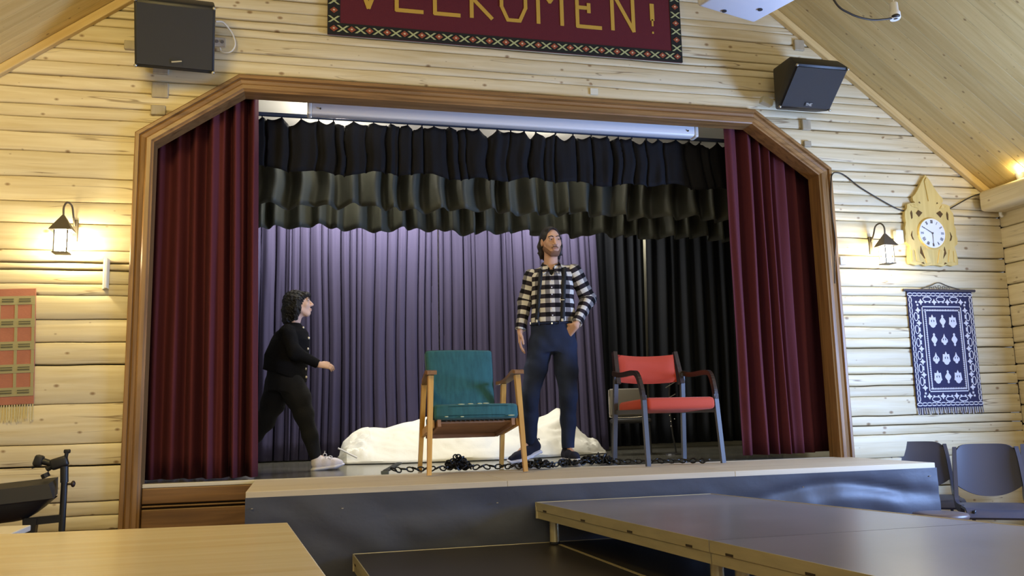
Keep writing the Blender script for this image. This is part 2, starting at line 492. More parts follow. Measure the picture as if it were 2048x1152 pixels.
wr = side_wall('wall_right', 1, 'pale pine log side wall meeting the stage wall at the right')
wl = side_wall('wall_left', -1, 'pale pine log side wall on the left of the hall')
tag(MB().prism([(-WX, 0), (WX, 0), (WX, 2.76), (0, RIDGE), (-WX, 2.76)], -9.5, -9.4).build('wall_front', M_LOG), 'pale pine end wall opposite the stage', 'wall', kind='structure')
fl = tag(MB().box((0, -4.7, -0.06), (8.4, 9.6, 0.08)).build('floor', M_DARK), 'brown board floor of the hall', 'floor', kind='structure')
me = MB().bbox((0, 0, 0), (0.136, 9.4, 0.024), 0.003, 1).mesh('floor_board'); me.materials.append(M_FLOOR)
for k in range(58):
    o = bpy.data.objects.new('floor_board', me); COL.objects.link(o); o.parent = fl; o.location = (-3.98 + k * 0.14, -4.7, -0.012)
for i, (y0, side) in enumerate([(-2.3, 1), (-6.0, 1)]):
    o = empty('window_%d' % (i + 1), (WX, y0, 1.55)); tag(o, 'white framed window in the right hall wall', 'window', kind='structure')
    f = MB()
    for s in (-1, 1):
        f.box((-0.02, s * 0.8, 0), (0.08, 0.09, 1.5)); f.box((-0.02, 0, s * 0.7), (0.08, 1.6, 0.09))
    f.box((-0.02, 0, 0), (0.05, 0.05, 1.4))
    f.build('window_frame', M_WHITE, o)
    MB().box((-0.012, 0, 0), (0.006, 1.52, 1.32)).build('pane', glass('window_glass'), o)

# ---- ceiling of boards running down both slopes
SLEN = 5.6
pm = {}
for sgn, nm in ((1, 'right'), (-1, 'left')):
    c = MB().box((sgn * SLEN / 2, -4.7, 0.065), (SLEN, 9.6, 0.06)).build('ceiling', M_DARK)
    c.location = (0, 0, RIDGE); c.rotation_euler = (0, sgn * ALPHA, 0)
    tag(c, 'sloping pine board ceiling on the %s side of the hall' % nm, 'ceiling', kind='structure')
    me = MB().bbox((sgn * SLEN / 2, 0, 0.012), (SLEN, 0.112, 0.022), 0.0025, 1).mesh('ceiling_board'); me.materials.append(M_CEIL)
    for k in range(30):
        o = bpy.data.objects.new('ceiling_board', me); COL.objects.link(o); o.parent = c; o.location = (0, -0.057 - k * 0.114, 0)
    mb = MB()
    for k in range(30, 82): mb.box((sgn * SLEN / 2, -0.057 - k * 0.114, 0.012), (SLEN, 0.111, 0.022))
    tag(mb.build('board_field', M_CEIL, c), kind='stuff')
    t = MB().bbox((sgn * (SLEN / 2 - 0.2), -0.022, -0.028), (SLEN - 0.5, 0.045, 0.055), 0.006).build('trim_%d' % (1 if sgn > 0 else 2), M_TRIM)
    t.location = c.location; t.rotation_euler = c.rotation_euler
    tag(t, 'narrow pine strip along the %s ceiling edge of the stage wall' % nm, 'trim', kind='structure')
    # wall plate beam along the top of the side wall
    b = MB(); b.bbox((sgn * 3.96, -4.72, 2.715), (0.26, 9.36, 0.17), 0.035, 3)
    tag(b.build('trim_%d' % (3 if sgn > 0 else 4), M_LOGY, smooth=40), 'squared log beam along the top of the %s side wall' % nm, 'beam', kind='structure')

# ---- moulded wooden frame round the stage opening
FR = empty('trim_5'); tag(FR, 'brown stained moulded wood frame round the stage opening', 'frame', kind='structure')
PROF = [(0.0, 0.03), (0.0, -0.040), (0.06, -0.046), (0.22, -0.046), (0.26, -0.030), (0.34, -0.036), (0.52, -0.030), (0.58, -0.046), (0.66, -0.054), (0.86, -0.052), (0.93, -0.040), (1.0, -0.036), (1.0, 0.105)]


def frame_member(i, m, name):
    mb = MB(); n = len(PROF)
    for k in (i, i + 1):
        for t, y in PROF:
            mb.v.append((lerp(OUT[k][0], INN[k][0], t), y, lerp(OUT[k][1], INN[k][1], t)))
    for k in range(n - 1): mb.f.append((k, k + 1, n + k + 1, n + k)); mb.mi.append(0)
    mb.f.append(tuple(range(n))); mb.f.append(tuple(2 * n - 1 - k for k in range(n))); mb.mi += [0, 0]
    mb.build(name, m, FR)


for i, (m, n) in enumerate([(M_FRAME_V, 'frame_post'), (M_FRAME_H, 'frame_brace'), (M_FRAME_H, 'frame_lintel'), (M_FRAME_H, 'frame_brace'), (M_FRAME_V, 'frame_post')]):
    frame_member(i, m, n)

# ---- stage box
st = MB().box((0, 1.45, STZ - 0.03), (7.6, 2.86, 0.06)).build('floor', M_STAGE)
tag(st, 'dark grey stage floor behind the plywood apron', 'floor', kind='structure')
tag(MB().box((0, 2.83, 2.2), (7.6, 0.06, 3.0)).build('wall_stage_back', M_CREAM), 'cream wall behind the stage curtains', 'wall', kind='structure')
for s, n in ((-1, 'left'), (1, 'right')):
    tag(MB().box((s * 3.75, 1.5, 2.2), (0.06, 2.7, 3.0)).build('wall_stage_' + n, M_CREAM), 'cream side wall of the stage on the ' + n, 'wall', kind='structure')
tag(MB().box((0, 1.5, 3.66), (7.6, 2.7, 0.06)).build('ceiling', M_WHITE), 'white stage ceiling above the curtain rails', 'ceiling', kind='structure')
# stage front: stained boards with a pale nosing strip
sf = MB().box((0, 0.05, 0.34), (4.9, 0.02, 0.66)).build('wall_stage_front', M_DARK)
tag(sf, 'brown board panelling below the stage edge', 'panelling', kind='structure')
for z0, z1 in [(0.0, 0.19), (0.194, 0.385), (0.389, 0.590), (0.600, 0.612), (0.622, 0.716)]:
    MB().bbox((0, 0.022, (z0 + z1) / 2), (4.78, 0.04, z1 - z0), 0.006).build('board', M_PANEL, sf)
MB().bbox((0, 0.026, 0.729), (4.78, 0.048, 0.024), 0.004).build('nosing', mat('pale_nosing', S(214, 206, 184), 0.5), sf)
# ================================================================== curtains
def cloth(name, col, rough=0.85, sheen=0.0, tr=0):
    m = mat(name, col, rough, spec=0.25, bump=((220, 220, 60), 0.12), sheen=sheen)
    return m


M_MAROON = cloth('maroon_velvet', S(90, 40, 48))
M_PURPLE = cloth('purple_cloth', S(73, 68, 93))
M_BLACKCL = cloth('black_cloth', S(15, 15, 19), 0.8)
M_GREYCL = cloth('black_border_cloth', S(72, 73, 64), 0.5)
M_SIDECL = cloth('black_side_cloth', S(26, 29, 34), 0.75)


def fold_fn(rnd, n):
    """list of fold ridges and hollows -> smooth profile over 0..1"""
    xs = [0.0]; ds = [rnd.uniform(-0.3, 0.3)]
    x = 0.0; s = 1
    while x < 1:
        x += rnd.uniform(0.55, 1.5) / (2 * n); s = -s
        xs.append(x); ds.append(s * rnd.uniform(0.45, 1.0))
    return xs, ds


def crease_fn(rnd, n):
    """broad soft ridges parted by narrow deep creases"""
    xs = [0.0]; ds = [-0.3]; x = 0.0
    while x < 1:
        w_ = rnd.uniform(0.45, 1.6) / n
        for q, d in ((0.30, -0.55 + rnd.uniform(-.25, .25)), (0.62, -0.35 + rnd.uniform(-.35, .2)), (0.84, -0.2), (0.93, rnd.uniform(0.3, 1.0)), (1.0, -0.25)):
            xs.append(x + q * w_); ds.append(d)
        x += w_
    return xs, ds


def prof_eval(xs, ds, u):
    u = min(max(u, xs[0]), xs[-1] - 1e-6)
    k = max(i for i in range(len(xs)) if xs[i] <= u); k = min(k, len(xs) - 2)
    t = (u - xs[k]) / (xs[k + 1] - xs[k]); t = t * t * (3 - 2 * t)
    return lerp(ds[k], ds[k + 1], t)


def curtain(name, label, m, x0, x1, y, z0, z1, n, amp, seed, nu=220, nv=16, prof=None, x0b=None, x1b=None, top=None, bot=None, cat='curtain', group=None, drift=0.35, crease=False):
    rnd = random.Random(seed)
    xs, ds = prof or (crease_fn if crease else fold_fn)(rnd, n)
    x0b = x0 if x0b is None else x0b; x1b = x1 if x1b is None else x1b
    def fn(u, v):   # v 0 bottom .. 1 top
        a = lerp(x0b, x0, v); b = lerp(x1b, x1, v)
        uu = u + (0 if u in (0, 1) else drift * 0.03 * mnoise.noise(Vector((u * 6, v * 1.6, seed))))
        d = prof_eval(xs, ds, uu) * amp * (0.8 + 0.25 * (1 - v)) + amp * 0.25 * mnoise.noise(Vector((u * n * 1.7, v * 2.2, seed + 3)))
        zt = z1 - (top(u) if top else 0); zb = z0 + (bot(u) if bot else 0)
        return (lerp(a, b, u), y + d, lerp(zb, zt, v))
    mb = MB().grid(fn, nu, nv)
    o = mb.build(name, m, None, smooth=80, fix=False)
    md = o.modifiers.new('thickness', 'SOLIDIFY'); md.thickness = 0.004; md.offset = 0
    return tag(o, label, cat, group)


pL = ([0, .08, .15, .25, .34, .42, .50, .575, .64, .68, .735, .79, .85, .89, .955, 1.0],
      [.9, .25, 1.0, .0, 1.0, -.15, .9, -.95, -.3, -.45, .8, -1.0, -.2, .9, -.85, -.2])
pL = ([0.0, 0.25] + [0.26 + 0.74 * q for q in pL[0]][1:], [1.0, 1.0] + pL[1][1:])
curtain('stage_curtain', 'maroon stage curtain drawn to the left side of the stage opening', M_MAROON, -2.68, -1.775, 0.185, STZ + 0.012, 3.50, 8, 0.10, 1, 300, 18, prof=pL, x0b=-2.68, x1b=-1.725, group='maroon stage curtains')
pR = ([0, .06, .13, .17, .25, .30, .36, .40, .46, .50, .56, .60, .68, .74, .84, .92, 1.0],
      [-.5, -.8, -.2, .5, -.9, -.3, .5, -.7, .1, -.9, .3, -.3, -.6, .5, -.2, .9, 1.0])
pR = ([0.75 * q for q in pR[0]][:-1] + [0.76, 1.0], pR[1][:-1] + [1.0, 1.0])
curtain('stage_curtain', 'maroon stage curtain drawn to the right side of the stage opening', M_MAROON, 1.715, 2.68, 0.195, STZ + 0.03, 3.50, 9, 0.10, 2, 300, 18, prof=pR, x0b=1.70, x1b=2.68, group='maroon stage curtains')

# black front border on hooks under the rail: scalloped top edge
_vr = random.Random(21)
_hk = [0.0]
while _hk[-1] < 1: _hk.append(_hk[-1] + _vr.uniform(0.024, 0.042))
_dep = [_vr.choice([0.015, 0.02, 0.025, 0.035, 0.055]) for _ in _hk]


def scallop(u):
    k = max(i for i in range(len(_hk)) if _hk[i] <= u + 1e-9); k = min(k, len(_hk) - 2)
    t = (u - _hk[k]) / (_hk[k + 1] - _hk[k]); return _dep[k] * (1 - abs(2 * t - 1) ** 1.6)


curtain('curtain_border', 'front black border curtain hung in scallops from the stage rail', M_BLACKCL, -1.86, 1.92, 0.46, 2.875, 3.262, 30, 0.04, 5, 520, 10, crease=True, top=scallop, bot=lambda u: 0.014 * math.sin(u * 60) + 0.012 * math.sin(u * 23 + 1), group='border curtains above the stage')
cbm = curtain('curtain_border', 'middle grey black border curtain with pleats above the stage', M_GREYCL, -2.2, 2.35, 0.95, 2.742, 3.30, 26, 0.085, 6, 520, 12, bot=lambda u: 0.012 * math.sin(u * 80) + 0.01 * math.sin(u * 31), group='border curtains above the stage')
cbr = curtain('curtain_border', 'rearmost grey black border curtain just above the purple backdrop', M_GREYCL, -2.4, 2.6, 1.5, 2.69, 3.34, 30, 0.085, 9, 520, 12, bot=lambda u: 0.012 * math.sin(u * 90 + 1) + 0.012 * math.sin(u * 37), group='border curtains above the stage')
for c_, y_, z_ in ((cbm, 0.95, 3.312), (cbr, 1.5, 3.352)): MB().bbox((0.0, y_, z_), (7.44, 0.04, 0.024), 0.005).build('rail', M_METAL, c_)
rail = empty('curtain_rail', label='dark blue grey curtain rail across the top of the stage', cat='rail')
MB().bbox((0.0, 0.43, 3.275), (7.44, 0.035, 0.024), 0.005).build('track', mat('blue_grey_rail', S(70, 82, 104), 0.4, metal=0.3), rail)
hm = MB().box((0, 0, 0), (0.008, 0.02, 0.035)).mesh('hook'); hm.materials.append(M_BLACKCL)
for u in _hk[:-1]:
    h = bpy.data.objects.new('hook', hm); COL.objects.link(h); h.parent = rail; h.location = (lerp(-1.86, 1.92, u), 0.445, 3.268)
# purple back curtains: two, meeting with a narrow slit
curtain('back_curtain', 'left purple backdrop curtain behind the woman and the white sheet', M_PURPLE, -3.3, -0.206, 2.36, STZ + 0.012, 3.3, 34, 0.06, 31, 700, 16, crease=True, group='purple backdrop curtains')
curtain('back_curtain', 'right purple backdrop curtain behind the standing man', M_PURPLE, -0.194, 1.40, 2.36, STZ + 0.012, 3.3, 19, 0.06, 32, 400, 16, crease=True, x1b=1.46, group='purple backdrop curtains')
curtain('side_curtain', 'black curtain beside the purple backdrop behind the red chair', M_SIDECL, 1.45, 1.985, 2.46, STZ + 0.035, 3.3, 5, 0.05, 41, 140, 12, x1b=1.932, group='black side curtains')
curtain('side_curtain', 'black curtain behind the right maroon curtain', M_SIDECL, 2.012, 3.4, 2.46, STZ + 0.05, 3.3, 9, 0.05, 42, 200, 12, x0b=1.950, group='black side curtains')

# white roll-up projection screen case under the frame
ps = empty('projection_screen', label='white roll-up projection screen case hung under the stage frame', cat='screen')
MB().bbox((0.045, 0.27, 3.272), (2.93, 0.09, 0.088), 0.015, 3).build('case', mat('white_enamel', S(240, 240, 242), 0.35), ps, smooth=40)
for s in (-1, 1):
    MB().bbox((0.045 + s * 1.475, 0.27, 3.272), (0.03, 0.10, 0.10), 0.008).build('end_cap', M_WPLASTIC, ps)
    MB().box((0.045 + s * 1.45, 0.25, 3.475), (0.03, 0.02, 0.33)).build('bracket', M_WPLASTIC, ps)
    MB().lathe([(0.006, -0.008), (0.006, 0.008)], 8, (0.045 + s * 1.40, 0.222, 3.265), 'y').build('screw', M_IRON, ps)

# ================================================================== apron stage of boards with a paper skirt
AX0, AX1, AY0, AY1 = -1.735, 2.462, -0.92, -0.002
ap = empty('stage_apron', ((AX0 + AX1) / 2, (AY0 + AY1) / 2, 0), label='pale plywood apron with dark paper skirt in front of the stage', cat='platform')
cx, cy = (AX0 + AX1) / 2, (AY0 + AY1) / 2
M_PLY = wood('pale_ply', S(214, 200, 174), S(198, 182, 152), 0, 0.55, knots=False, gscale=20)
M_PAPER = mat('dark_paper', S(66, 69, 80), 0.5, spec=0.5, bump=((7, 7, 9), 0.35))
for k in range(3):
    x0 = lerp(AX0, AX1, k / 3); x1 = lerp(AX0, AX1, (k + 1) / 3)
    MB().bbox(((x0 + x1) / 2 - cx, 0, STZ - 0.017), (x1 - x0 - 0.0012, AY1 - AY0, 0.034), 0.002, 1).build('deck_board', M_PLY, ap)


def skirt(u, v):
    x = lerp(AX0, AX1, u) - cx; z = 0.706 * v + 0.004
    e = min(1, (1 - v) * 6)
    d = 0.018 * mnoise.noise(Vector((x * 2.1, z * 3.0, 1))) + 0.010 * mnoise.noise(Vector((x * 5.5 + z * 3, z * 7, 4)))
    d += 0.030 * math.exp(-((z - 0.60 - 0.05 * math.cos((x - 1.35) * 4.2)) / 0.035) ** 2) * math.exp(-((x - 1.45) / 0.55) ** 2)
    d -= 0.022 * math.exp(-((z - 0.50 - 0.05 * math.cos((x - 1.4) * 4.0)) / 0.06) ** 2) * math.exp(-((x - 1.45) / 0.6) ** 2)
    d += 0.014 * abs(mnoise.noise(Vector((x * 3.3 + 2 * z, z * 2 - x, 9))))
    return (x, AY0 - cy - 0.012 + d * e, z)


sk = MB().grid(skirt, 150, 36)
sk.build('paper_skirt', M_PAPER, ap, smooth=80, fix=False)
for s in (-1, 1):
    MB().grid(lambda u, v, s=s: (s * (AX1 - AX0) / 2 + 0.004 * s * mnoise.noise(Vector((u * 5, v * 5, s))), lerp(AY0, AY1, u) - cy, 0.704 * v + 0.004), 14, 14).build('side_skirt', M_PAPER, ap, smooth=80, fix=False)
MB().box((0, 0.02, 0.35), (AX1 - AX0 - 0.1, AY1 - AY0 - 0.12, 0.68)).build('core', M_DARK, ap)
for x, z in [(-1.70, 0.655), (-1.24, 0.635), (-0.40, 0.625), (0.55, 0.615), (1.5, 0.63), (2.40, 0.66)]:
    MB().box((x - cx, AY0 - cy - 0.016, z), (0.011, 0.008, 0.005)).build('staple', M_CHROME, ap)

# ================================================================== choir risers
M_ALU = mat('pale_aluminium', S(196, 184, 146), 0.38, metal=0.55, var=((6, 6, 30), 0.12))
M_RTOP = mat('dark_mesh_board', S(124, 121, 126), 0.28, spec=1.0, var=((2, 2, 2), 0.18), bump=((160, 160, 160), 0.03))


M_RLOW = mat('low_riser_board', S(52, 48, 46), 0.34, spec=0.5, var=((2, 2, 2), 0.18))  # low decks, base colour darker than the higher ones


def riser(label, P, z, legs, zleg, name='choir_riser', skip=()):
    """P: plan corners; dark board top, aluminium edge rails, round legs"""
    ox = sum(p[0] for p in P) / 4; oy = sum(p[1] for p in P) / 4
    e = empty(name, (ox, oy, zleg), label=label, cat='riser', group='dark topped choir risers')
    q = [(p[0] - ox, p[1] - oy) for p in P]; Z = z - zleg
    def ins(d):
        c = [Vector(p) for p in q]; out = []
        for i in range(4):
            a, b, c2 = c[i - 1], c[i], c[(i + 1) % 4]
            t1 = (b - a).normalized(); t2 = (c2 - b).normalized()
            n1 = Vector((-t1.y, t1.x)); n2 = Vector((-t2.y, t2.x))
            m = (n1 + n2).normalized(); out.append(tuple(b + m * d / m.dot(n1)))
        return out
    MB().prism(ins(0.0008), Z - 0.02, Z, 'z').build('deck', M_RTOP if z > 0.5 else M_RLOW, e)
    for i in range(4):
        if i in skip: continue
        a, b = Vector(q[i]), Vector(q[(i + 1) % 4]); t = (b - a).normalized(); n = Vector((-t.y, t.x))
        mb = MB()
        prof = [(0, 0.002), (0, -0.042), (0.006, -0.046), (0.006, -0.085), (0.02, -0.085), (0.02, -0.022), (0.010, -0.022), (0.005, 0.002)]
        for p in (a, b):
            for d, h in prof: mb.v.append((p.x + n.x * d, p.y + n.y * d, Z + h))
        m = len(prof)
        for k in range(m): mb.f.append((k, (k + 1) % m, m + (k + 1) % m, m + k)); mb.mi.append(0)
        mb.f.append(tuple(range(m))); mb.f.append(tuple(range(2 * m - 1, m - 1, -1))); mb.mi += [0, 0]
        r = mb.build('edge_rail', M_ALU, e)
        L_ = (b - a).length
        for k in range(4):
            p = a + t * L_ * (0.08 + 0.28 * k) - n * 0.0005
            M3 = rz_(math.atan2(t.y, t.x))
            MB().box((p.x, p.y, Z - 0.036), (0.045, 0.003, 0.009), M=M3).build('slot', M_DARK, r)
    c = [Vector(p) for p in ins(0.075)]
    for i in legs:
        mb = MB().tube([(c[i].x, c[i].y, 0.0), (c[i].x, c[i].y, Z - 0.03)], 0.026, 14)
        l = mb.build('leg', M_ALU, e, smooth=40)
        MB().lathe([(0.028, 0.0), (0.028, 0.012)], 14, (c[i].x, c[i].y, 0)).build('foot_cap', M_BLACK, l)
    return e


ZL, ZU = 0.40, 0.62
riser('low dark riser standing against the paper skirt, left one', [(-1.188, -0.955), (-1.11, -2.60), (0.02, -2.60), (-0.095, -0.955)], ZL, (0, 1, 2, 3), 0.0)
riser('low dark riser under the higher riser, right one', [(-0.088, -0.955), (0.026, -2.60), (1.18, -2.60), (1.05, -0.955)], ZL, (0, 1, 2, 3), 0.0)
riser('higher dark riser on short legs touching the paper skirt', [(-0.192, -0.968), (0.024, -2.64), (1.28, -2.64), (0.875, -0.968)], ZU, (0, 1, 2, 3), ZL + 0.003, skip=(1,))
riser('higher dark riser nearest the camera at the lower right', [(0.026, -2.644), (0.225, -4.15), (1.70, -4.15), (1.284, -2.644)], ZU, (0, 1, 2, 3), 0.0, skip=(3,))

# ================================================================== tables in the left foreground
M_TABLE = wood('birch_veneer', S(228, 210, 168), S(220, 198, 150), 0, 0.22, knots=False, gscale=14, rand=0.02)
M_TABLE2 = mat('white_laminate', S(232, 222, 200), 0.35)


def table(label, P, H_, m, edge):
    """P: plan corners, counter-clockwise"""
    ox = sum(p[0] for p in P) / 4; oy = sum(p[1] for p in P) / 4
    t = empty('table', (ox, oy, 0), 0, label, 'table', None)
    q = [(p[0] - ox, p[1] - oy) for p in P]
    me = MB().prism(q, H_ - 0.026, H_, 'z').mesh('tabletop'); bm = bmesh.new(); bm.from_mesh(me)
    bmesh.ops.bevel(bm, geom=bm.edges[:], offset=0.004, segments=2, profile=0.5, affect='EDGES'); bm.to_mesh(me); bm.free()
    link('tabletop', me, m, t)
    MB().prism([(x * 0.84, y * 0.84) for x, y in q], H_ - 0.07, H_ - 0.026, 'z').build('apron_rail', edge, t)
    for x, y in q: MB().tube([(x * .88, y * .88, 0), (x * .88, y * .88, H_ - 0.026)], 0.02, 10).build('leg', M_METAL, t, smooth=40)
    return t


table('birch topped table in the lower left foreground', [(-1.503, -2.241), (-2.78, -2.109), (-2.68, -3.95), (-1.345, -3.95)], 0.72, M_TABLE, M_TRIM)
table('small white topped table behind the birch table at the left edge', [(-2.645, -1.264), (-3.55, -1.20), (-3.55, -1.78), (-2.628, -1.78)], 0.66, M_TABLE2, M_TRIM)
# ================================================================== teal armchair
M_TEAL = mat('teal_upholstery', S(46, 98, 104), 0.8, spec=0.3, var=((45, 45, 2.5), 0.22), bump=((400, 400, 400), 0.25), sheen=0.15)
M_BIRCH = wood('yellow_birch', S(212, 164, 84), S(188, 136, 62), 2, 0.4, knots=False)
M_ARM = wood('brown_arm_wood', S(150, 108, 66), S(118, 80, 46), 1, 0.4, knots=False)
M_UNDER = mat('seat_underside', S(150, 112, 82), 0.8, var=((10, 10, 10), 0.15))
M_WEAR = mat('worn_cloth', S(176, 186, 150), 0.9)

tc = empty('armchair', (-0.385, -0.03, STZ + 0.006), math.radians(1.5), 'teal upholstered armchair with birch legs at the front of the stage', 'chair')
tilt = rx(math.radians(-10))
sb = bmesh.new(); bmesh.ops.create_cube(sb, size=1)
for v in sb.verts:
    v.co = Vector((v.co.x * (0.55 if v.co.y < 0 else 0.49), v.co.y * 0.50, v.co.z * 0.095))
bmesh.ops.subdivide_edges(sb, edges=sb.edges, cuts=5, use_grid_fill=True)
for v in sb.verts:
    k = (1 - (v.co.x / 0.28) ** 2) * (1 - (v.co.y / 0.25) ** 2)
    if v.co.z > 0.03: v.co.z += 0.018 * max(0, k)
    if v.co.y < -0.2: v.co.y -= 0.02 * (1 - (v.co.x / 0.28) ** 2)
bmesh.ops.bevel(sb, geom=[e for e in sb.edges if e.calc_face_angle(0) > 1.0], offset=0.022, segments=3, profile=0.5, affect='EDGES')
sm = bpy.data.meshes.new('seat'); 
for v in sb.verts: v.co = tilt @ v.co + Vector((0, -0.02, 0.345))
sb.to_mesh(sm); sb.free()
seat = link('seat', sm, M_TEAL, tc, smooth=60)
wr_ = random.Random(3)
SO = Vector((0, -0.02, 0.345))
for x, z in [(0.02, .045), (0.06, .046), (-.04, .044), (-0.10, .042), (0.22, -.036), (-.20, -.036), (-.1, -.038)]:
    p = tilt @ Vector((x, -0.262 if z > 0 else -0.272, z)) + SO
    MB().sphere(p, (wr_.uniform(.012, .03), .004, .004), 8, 5).build('worn_patch', M_WEAR, seat)
u_ = MB()
for c_, d_ in (((0, 0.01, -0.062), (0.47, 0.44, 0.012)), ((-0.240, 0.0, -0.066), (0.022, 0.47, 0.05)), ((0.240, 0.0, -0.066), (0.022, 0.47, 0.05)), ((0, 0.235, -0.066), (0.47, 0.022, 0.05))):
    u_.box(tilt @ Vector(c_) + SO, d_, M=tilt)
u_.build('seat_frame', M_UNDER, tc)
zz = MB().tube([tilt @ Vector((x, -0.222 + (0.006 if i % 2 else -0.006), -0.058 + 0.006 * (i % 2))) + SO for i, x in enumerate(np.linspace(-0.2, 0.2, 27))], 0.0035, 5)
zz.build('seat_spring', M_DARK, tc)
bt = rx(math.radians(-13))
bb = bmesh.new(); bmesh.ops.create_cube(bb, size=1)
for v in bb.verts: v.co = Vector((v.co.x * (0.475 if v.co.z > 0 else 0.455), v.co.y * 0.075, v.co.z * 0.50))
bmesh.ops.subdivide_edges(bb, edges=bb.edges, cuts=5, use_grid_fill=True)
for v in bb.verts:
    if v.co.y < 0: v.co.y -= 0.016 * (1 - (v.co.x / 0.25) ** 2) - 0.010 * math.exp(-((v.co.z + 0.02) / 0.05) ** 2)
bmesh.ops.bevel(bb, geom=[e for e in bb.edges if e.calc_face_angle(0) > 1.0], offset=0.02, segments=3, profile=0.5, affect='EDGES')
for v in bb.verts: v.co = bt @ v.co + Vector((0, 0.235, 0.565))
bmh = bpy.data.meshes.new('backrest'); bb.to_mesh(bmh); bb.free()
link('backrest', bmh, M_TEAL, tc, smooth=60)
for s in (-1, 1):
    MB().bar((s * 0.310, -0.275, 0), (s * 0.285, -0.215, 0.615), (0.026, 0.030), (0.034, 0.046), up=(0, 1, 0)).build('leg', M_BIRCH, tc)
    MB().bar((s * 0.285, 0.245, 0), (s * 0.275, 0.10, 0.575), (0.026, 0.030), (0.032, 0.042), up=(0, 1, 0)).build('leg', M_BIRCH, tc)
    MB().bar((s * 0.278, -0.235, 0.315), (s * 0.272, 0.19, 0.245), (0.022, 0.045)).build('side_rail', M_BIRCH, tc)
    pts = spline([(s * 0.285, -0.275, 0.632), (s * 0.285, -0.20, 0.640), (s * 0.283, -0.08, 0.612), (s * 0.275, 0.06, 0.585), (s * 0.255, 0.17, 0.578)], 6)
    mb = MB(); n = len(pts)
    for i, p in enumerate(pts):
        u = i / (n - 1); wv = interp(u, [0, .12, .5, 1], [.030, .036, .028, .018]); h = 0.011
        for a, b in ((-1, -1), (1, -1), (1, 1), (-1, 1)): mb.v.append((p.x + a * wv, p.y, p.z + b * h))
    for i in range(n - 1):
        for k in range(4): mb.f.append((i * 4 + k, i * 4 + (k + 1) % 4, (i + 1) * 4 + (k + 1) % 4, (i + 1) * 4 + k)); mb.mi.append(0)
    mb.f += [(0, 1, 2, 3), tuple((n - 1) * 4 + k for k in (3, 2, 1, 0))]; mb.mi += [0, 0]
    mb.build('armrest', M_ARM, tc, smooth=40)

# ================================================================== red armchair
M_RED = mat('red_upholstery', S(188, 68, 42), 0.75, spec=0.3, bump=((350, 350, 350), 0.2), sheen=0.15)
M_DKWOOD = wood('dark_bent_wood', S(58, 40, 32), S(36, 25, 20), 1, 0.3, knots=False)
M_LEGMET = mat('grey_painted_steel', S(70, 68, 70), 0.4, spec=0.5)
rc = empty('armchair', (1.045, 0.02, STZ + 0.005), math.radians(5), 'red upholstered armchair with dark bent arms on grey legs', 'chair')
MB().bbox((0, -0.02, 0.40), (0.53, 0.46, 0.085), 0.03, 4, M=rx(math.radians(-3))).build('seat', M_RED, rc, smooth=60)


def redback(u, v):
    x = (u - 0.5) * 0.46; return x, 0.035 * (1 - (2 * u - 1) ** 2), 0.575 + 0.205 * v
mb = MB(); nu_, nv_ = 14, 8
for sgn in (0, 1):
    for j in range(nv_ + 1):
        for i in range(nu_ + 1):
            x, c_, z = redback(i / nu_, j / nv_)
            ed = min(1, min(i, nu_ - i) / 2.0) * min(1, min(j, nv_ - j) / 2.0)
            y = 0.215 + c_ + (z - 0.575) * 0.16 + (0.03 * ed ** 0.5) * (1 if sgn else -1)
            mb.v.append((x, y, z - 0.012 * (1 - (2 * i / nu_ - 1) ** 2)))
W1 = nu_ + 1; off = W1 * (nv_ + 1)
for j in range(nv_):
    for i in range(nu_):
        a = j * W1 + i; mb.f.append((a, a + 1, a + W1 + 1, a + W1)); mb.f.append((off + a, off + a + W1, off + a + W1 + 1, off + a + 1)); mb.mi += [0, 0]
mb.build('backrest', M_RED, rc, smooth=70)
for s in (-1, 1):
    mb = MB(); mb.bar((s * 0.262, 0.205, 0.56), (s * 0.250, 0.262, 0.80), (0.035, 0.05), (0.030, 0.034), up=(0, 1, 0)); mb.build('back_post', M_DKWOOD, rc)
    pts = spline([(s * 0.285, 0.215, 0.640), (s * 0.288, 0.10, 0.622), (s * 0.288, -0.10, 0.628), (s * 0.287, -0.165, 0.605), (s * 0.283, -0.205, 0.52), (s * 0.280, -0.225, 0.435)], 5)
    mb = MB()
    for i in range(len(pts) - 1): mb.bar(pts[i], pts[i + 1], (0.034, 0.026), (0.034, 0.026), up=(1, 0, 0))
    mb.build('armrest', M_DKWOOD, rc)
    MB().bar((s * 0.287, -0.262, 0), (s * 0.279, -0.222, 0.47), (0.030, 0.024), (0.032, 0.026), up=(0, 1, 0)).build('leg', M_LEGMET, rc)
    MB().bar((s * 0.285, 0.262, 0), (s * 0.272, 0.205, 0.64), (0.030, 0.024), (0.032, 0.026), up=(0, 1, 0)).build('leg', M_LEGMET, rc)
    MB().bar((s * 0.272, -0.22, 0.36), (s * 0.272, 0.22, 0.36), (0.02, 0.03)).build('side_rail', M_LEGMET, rc)

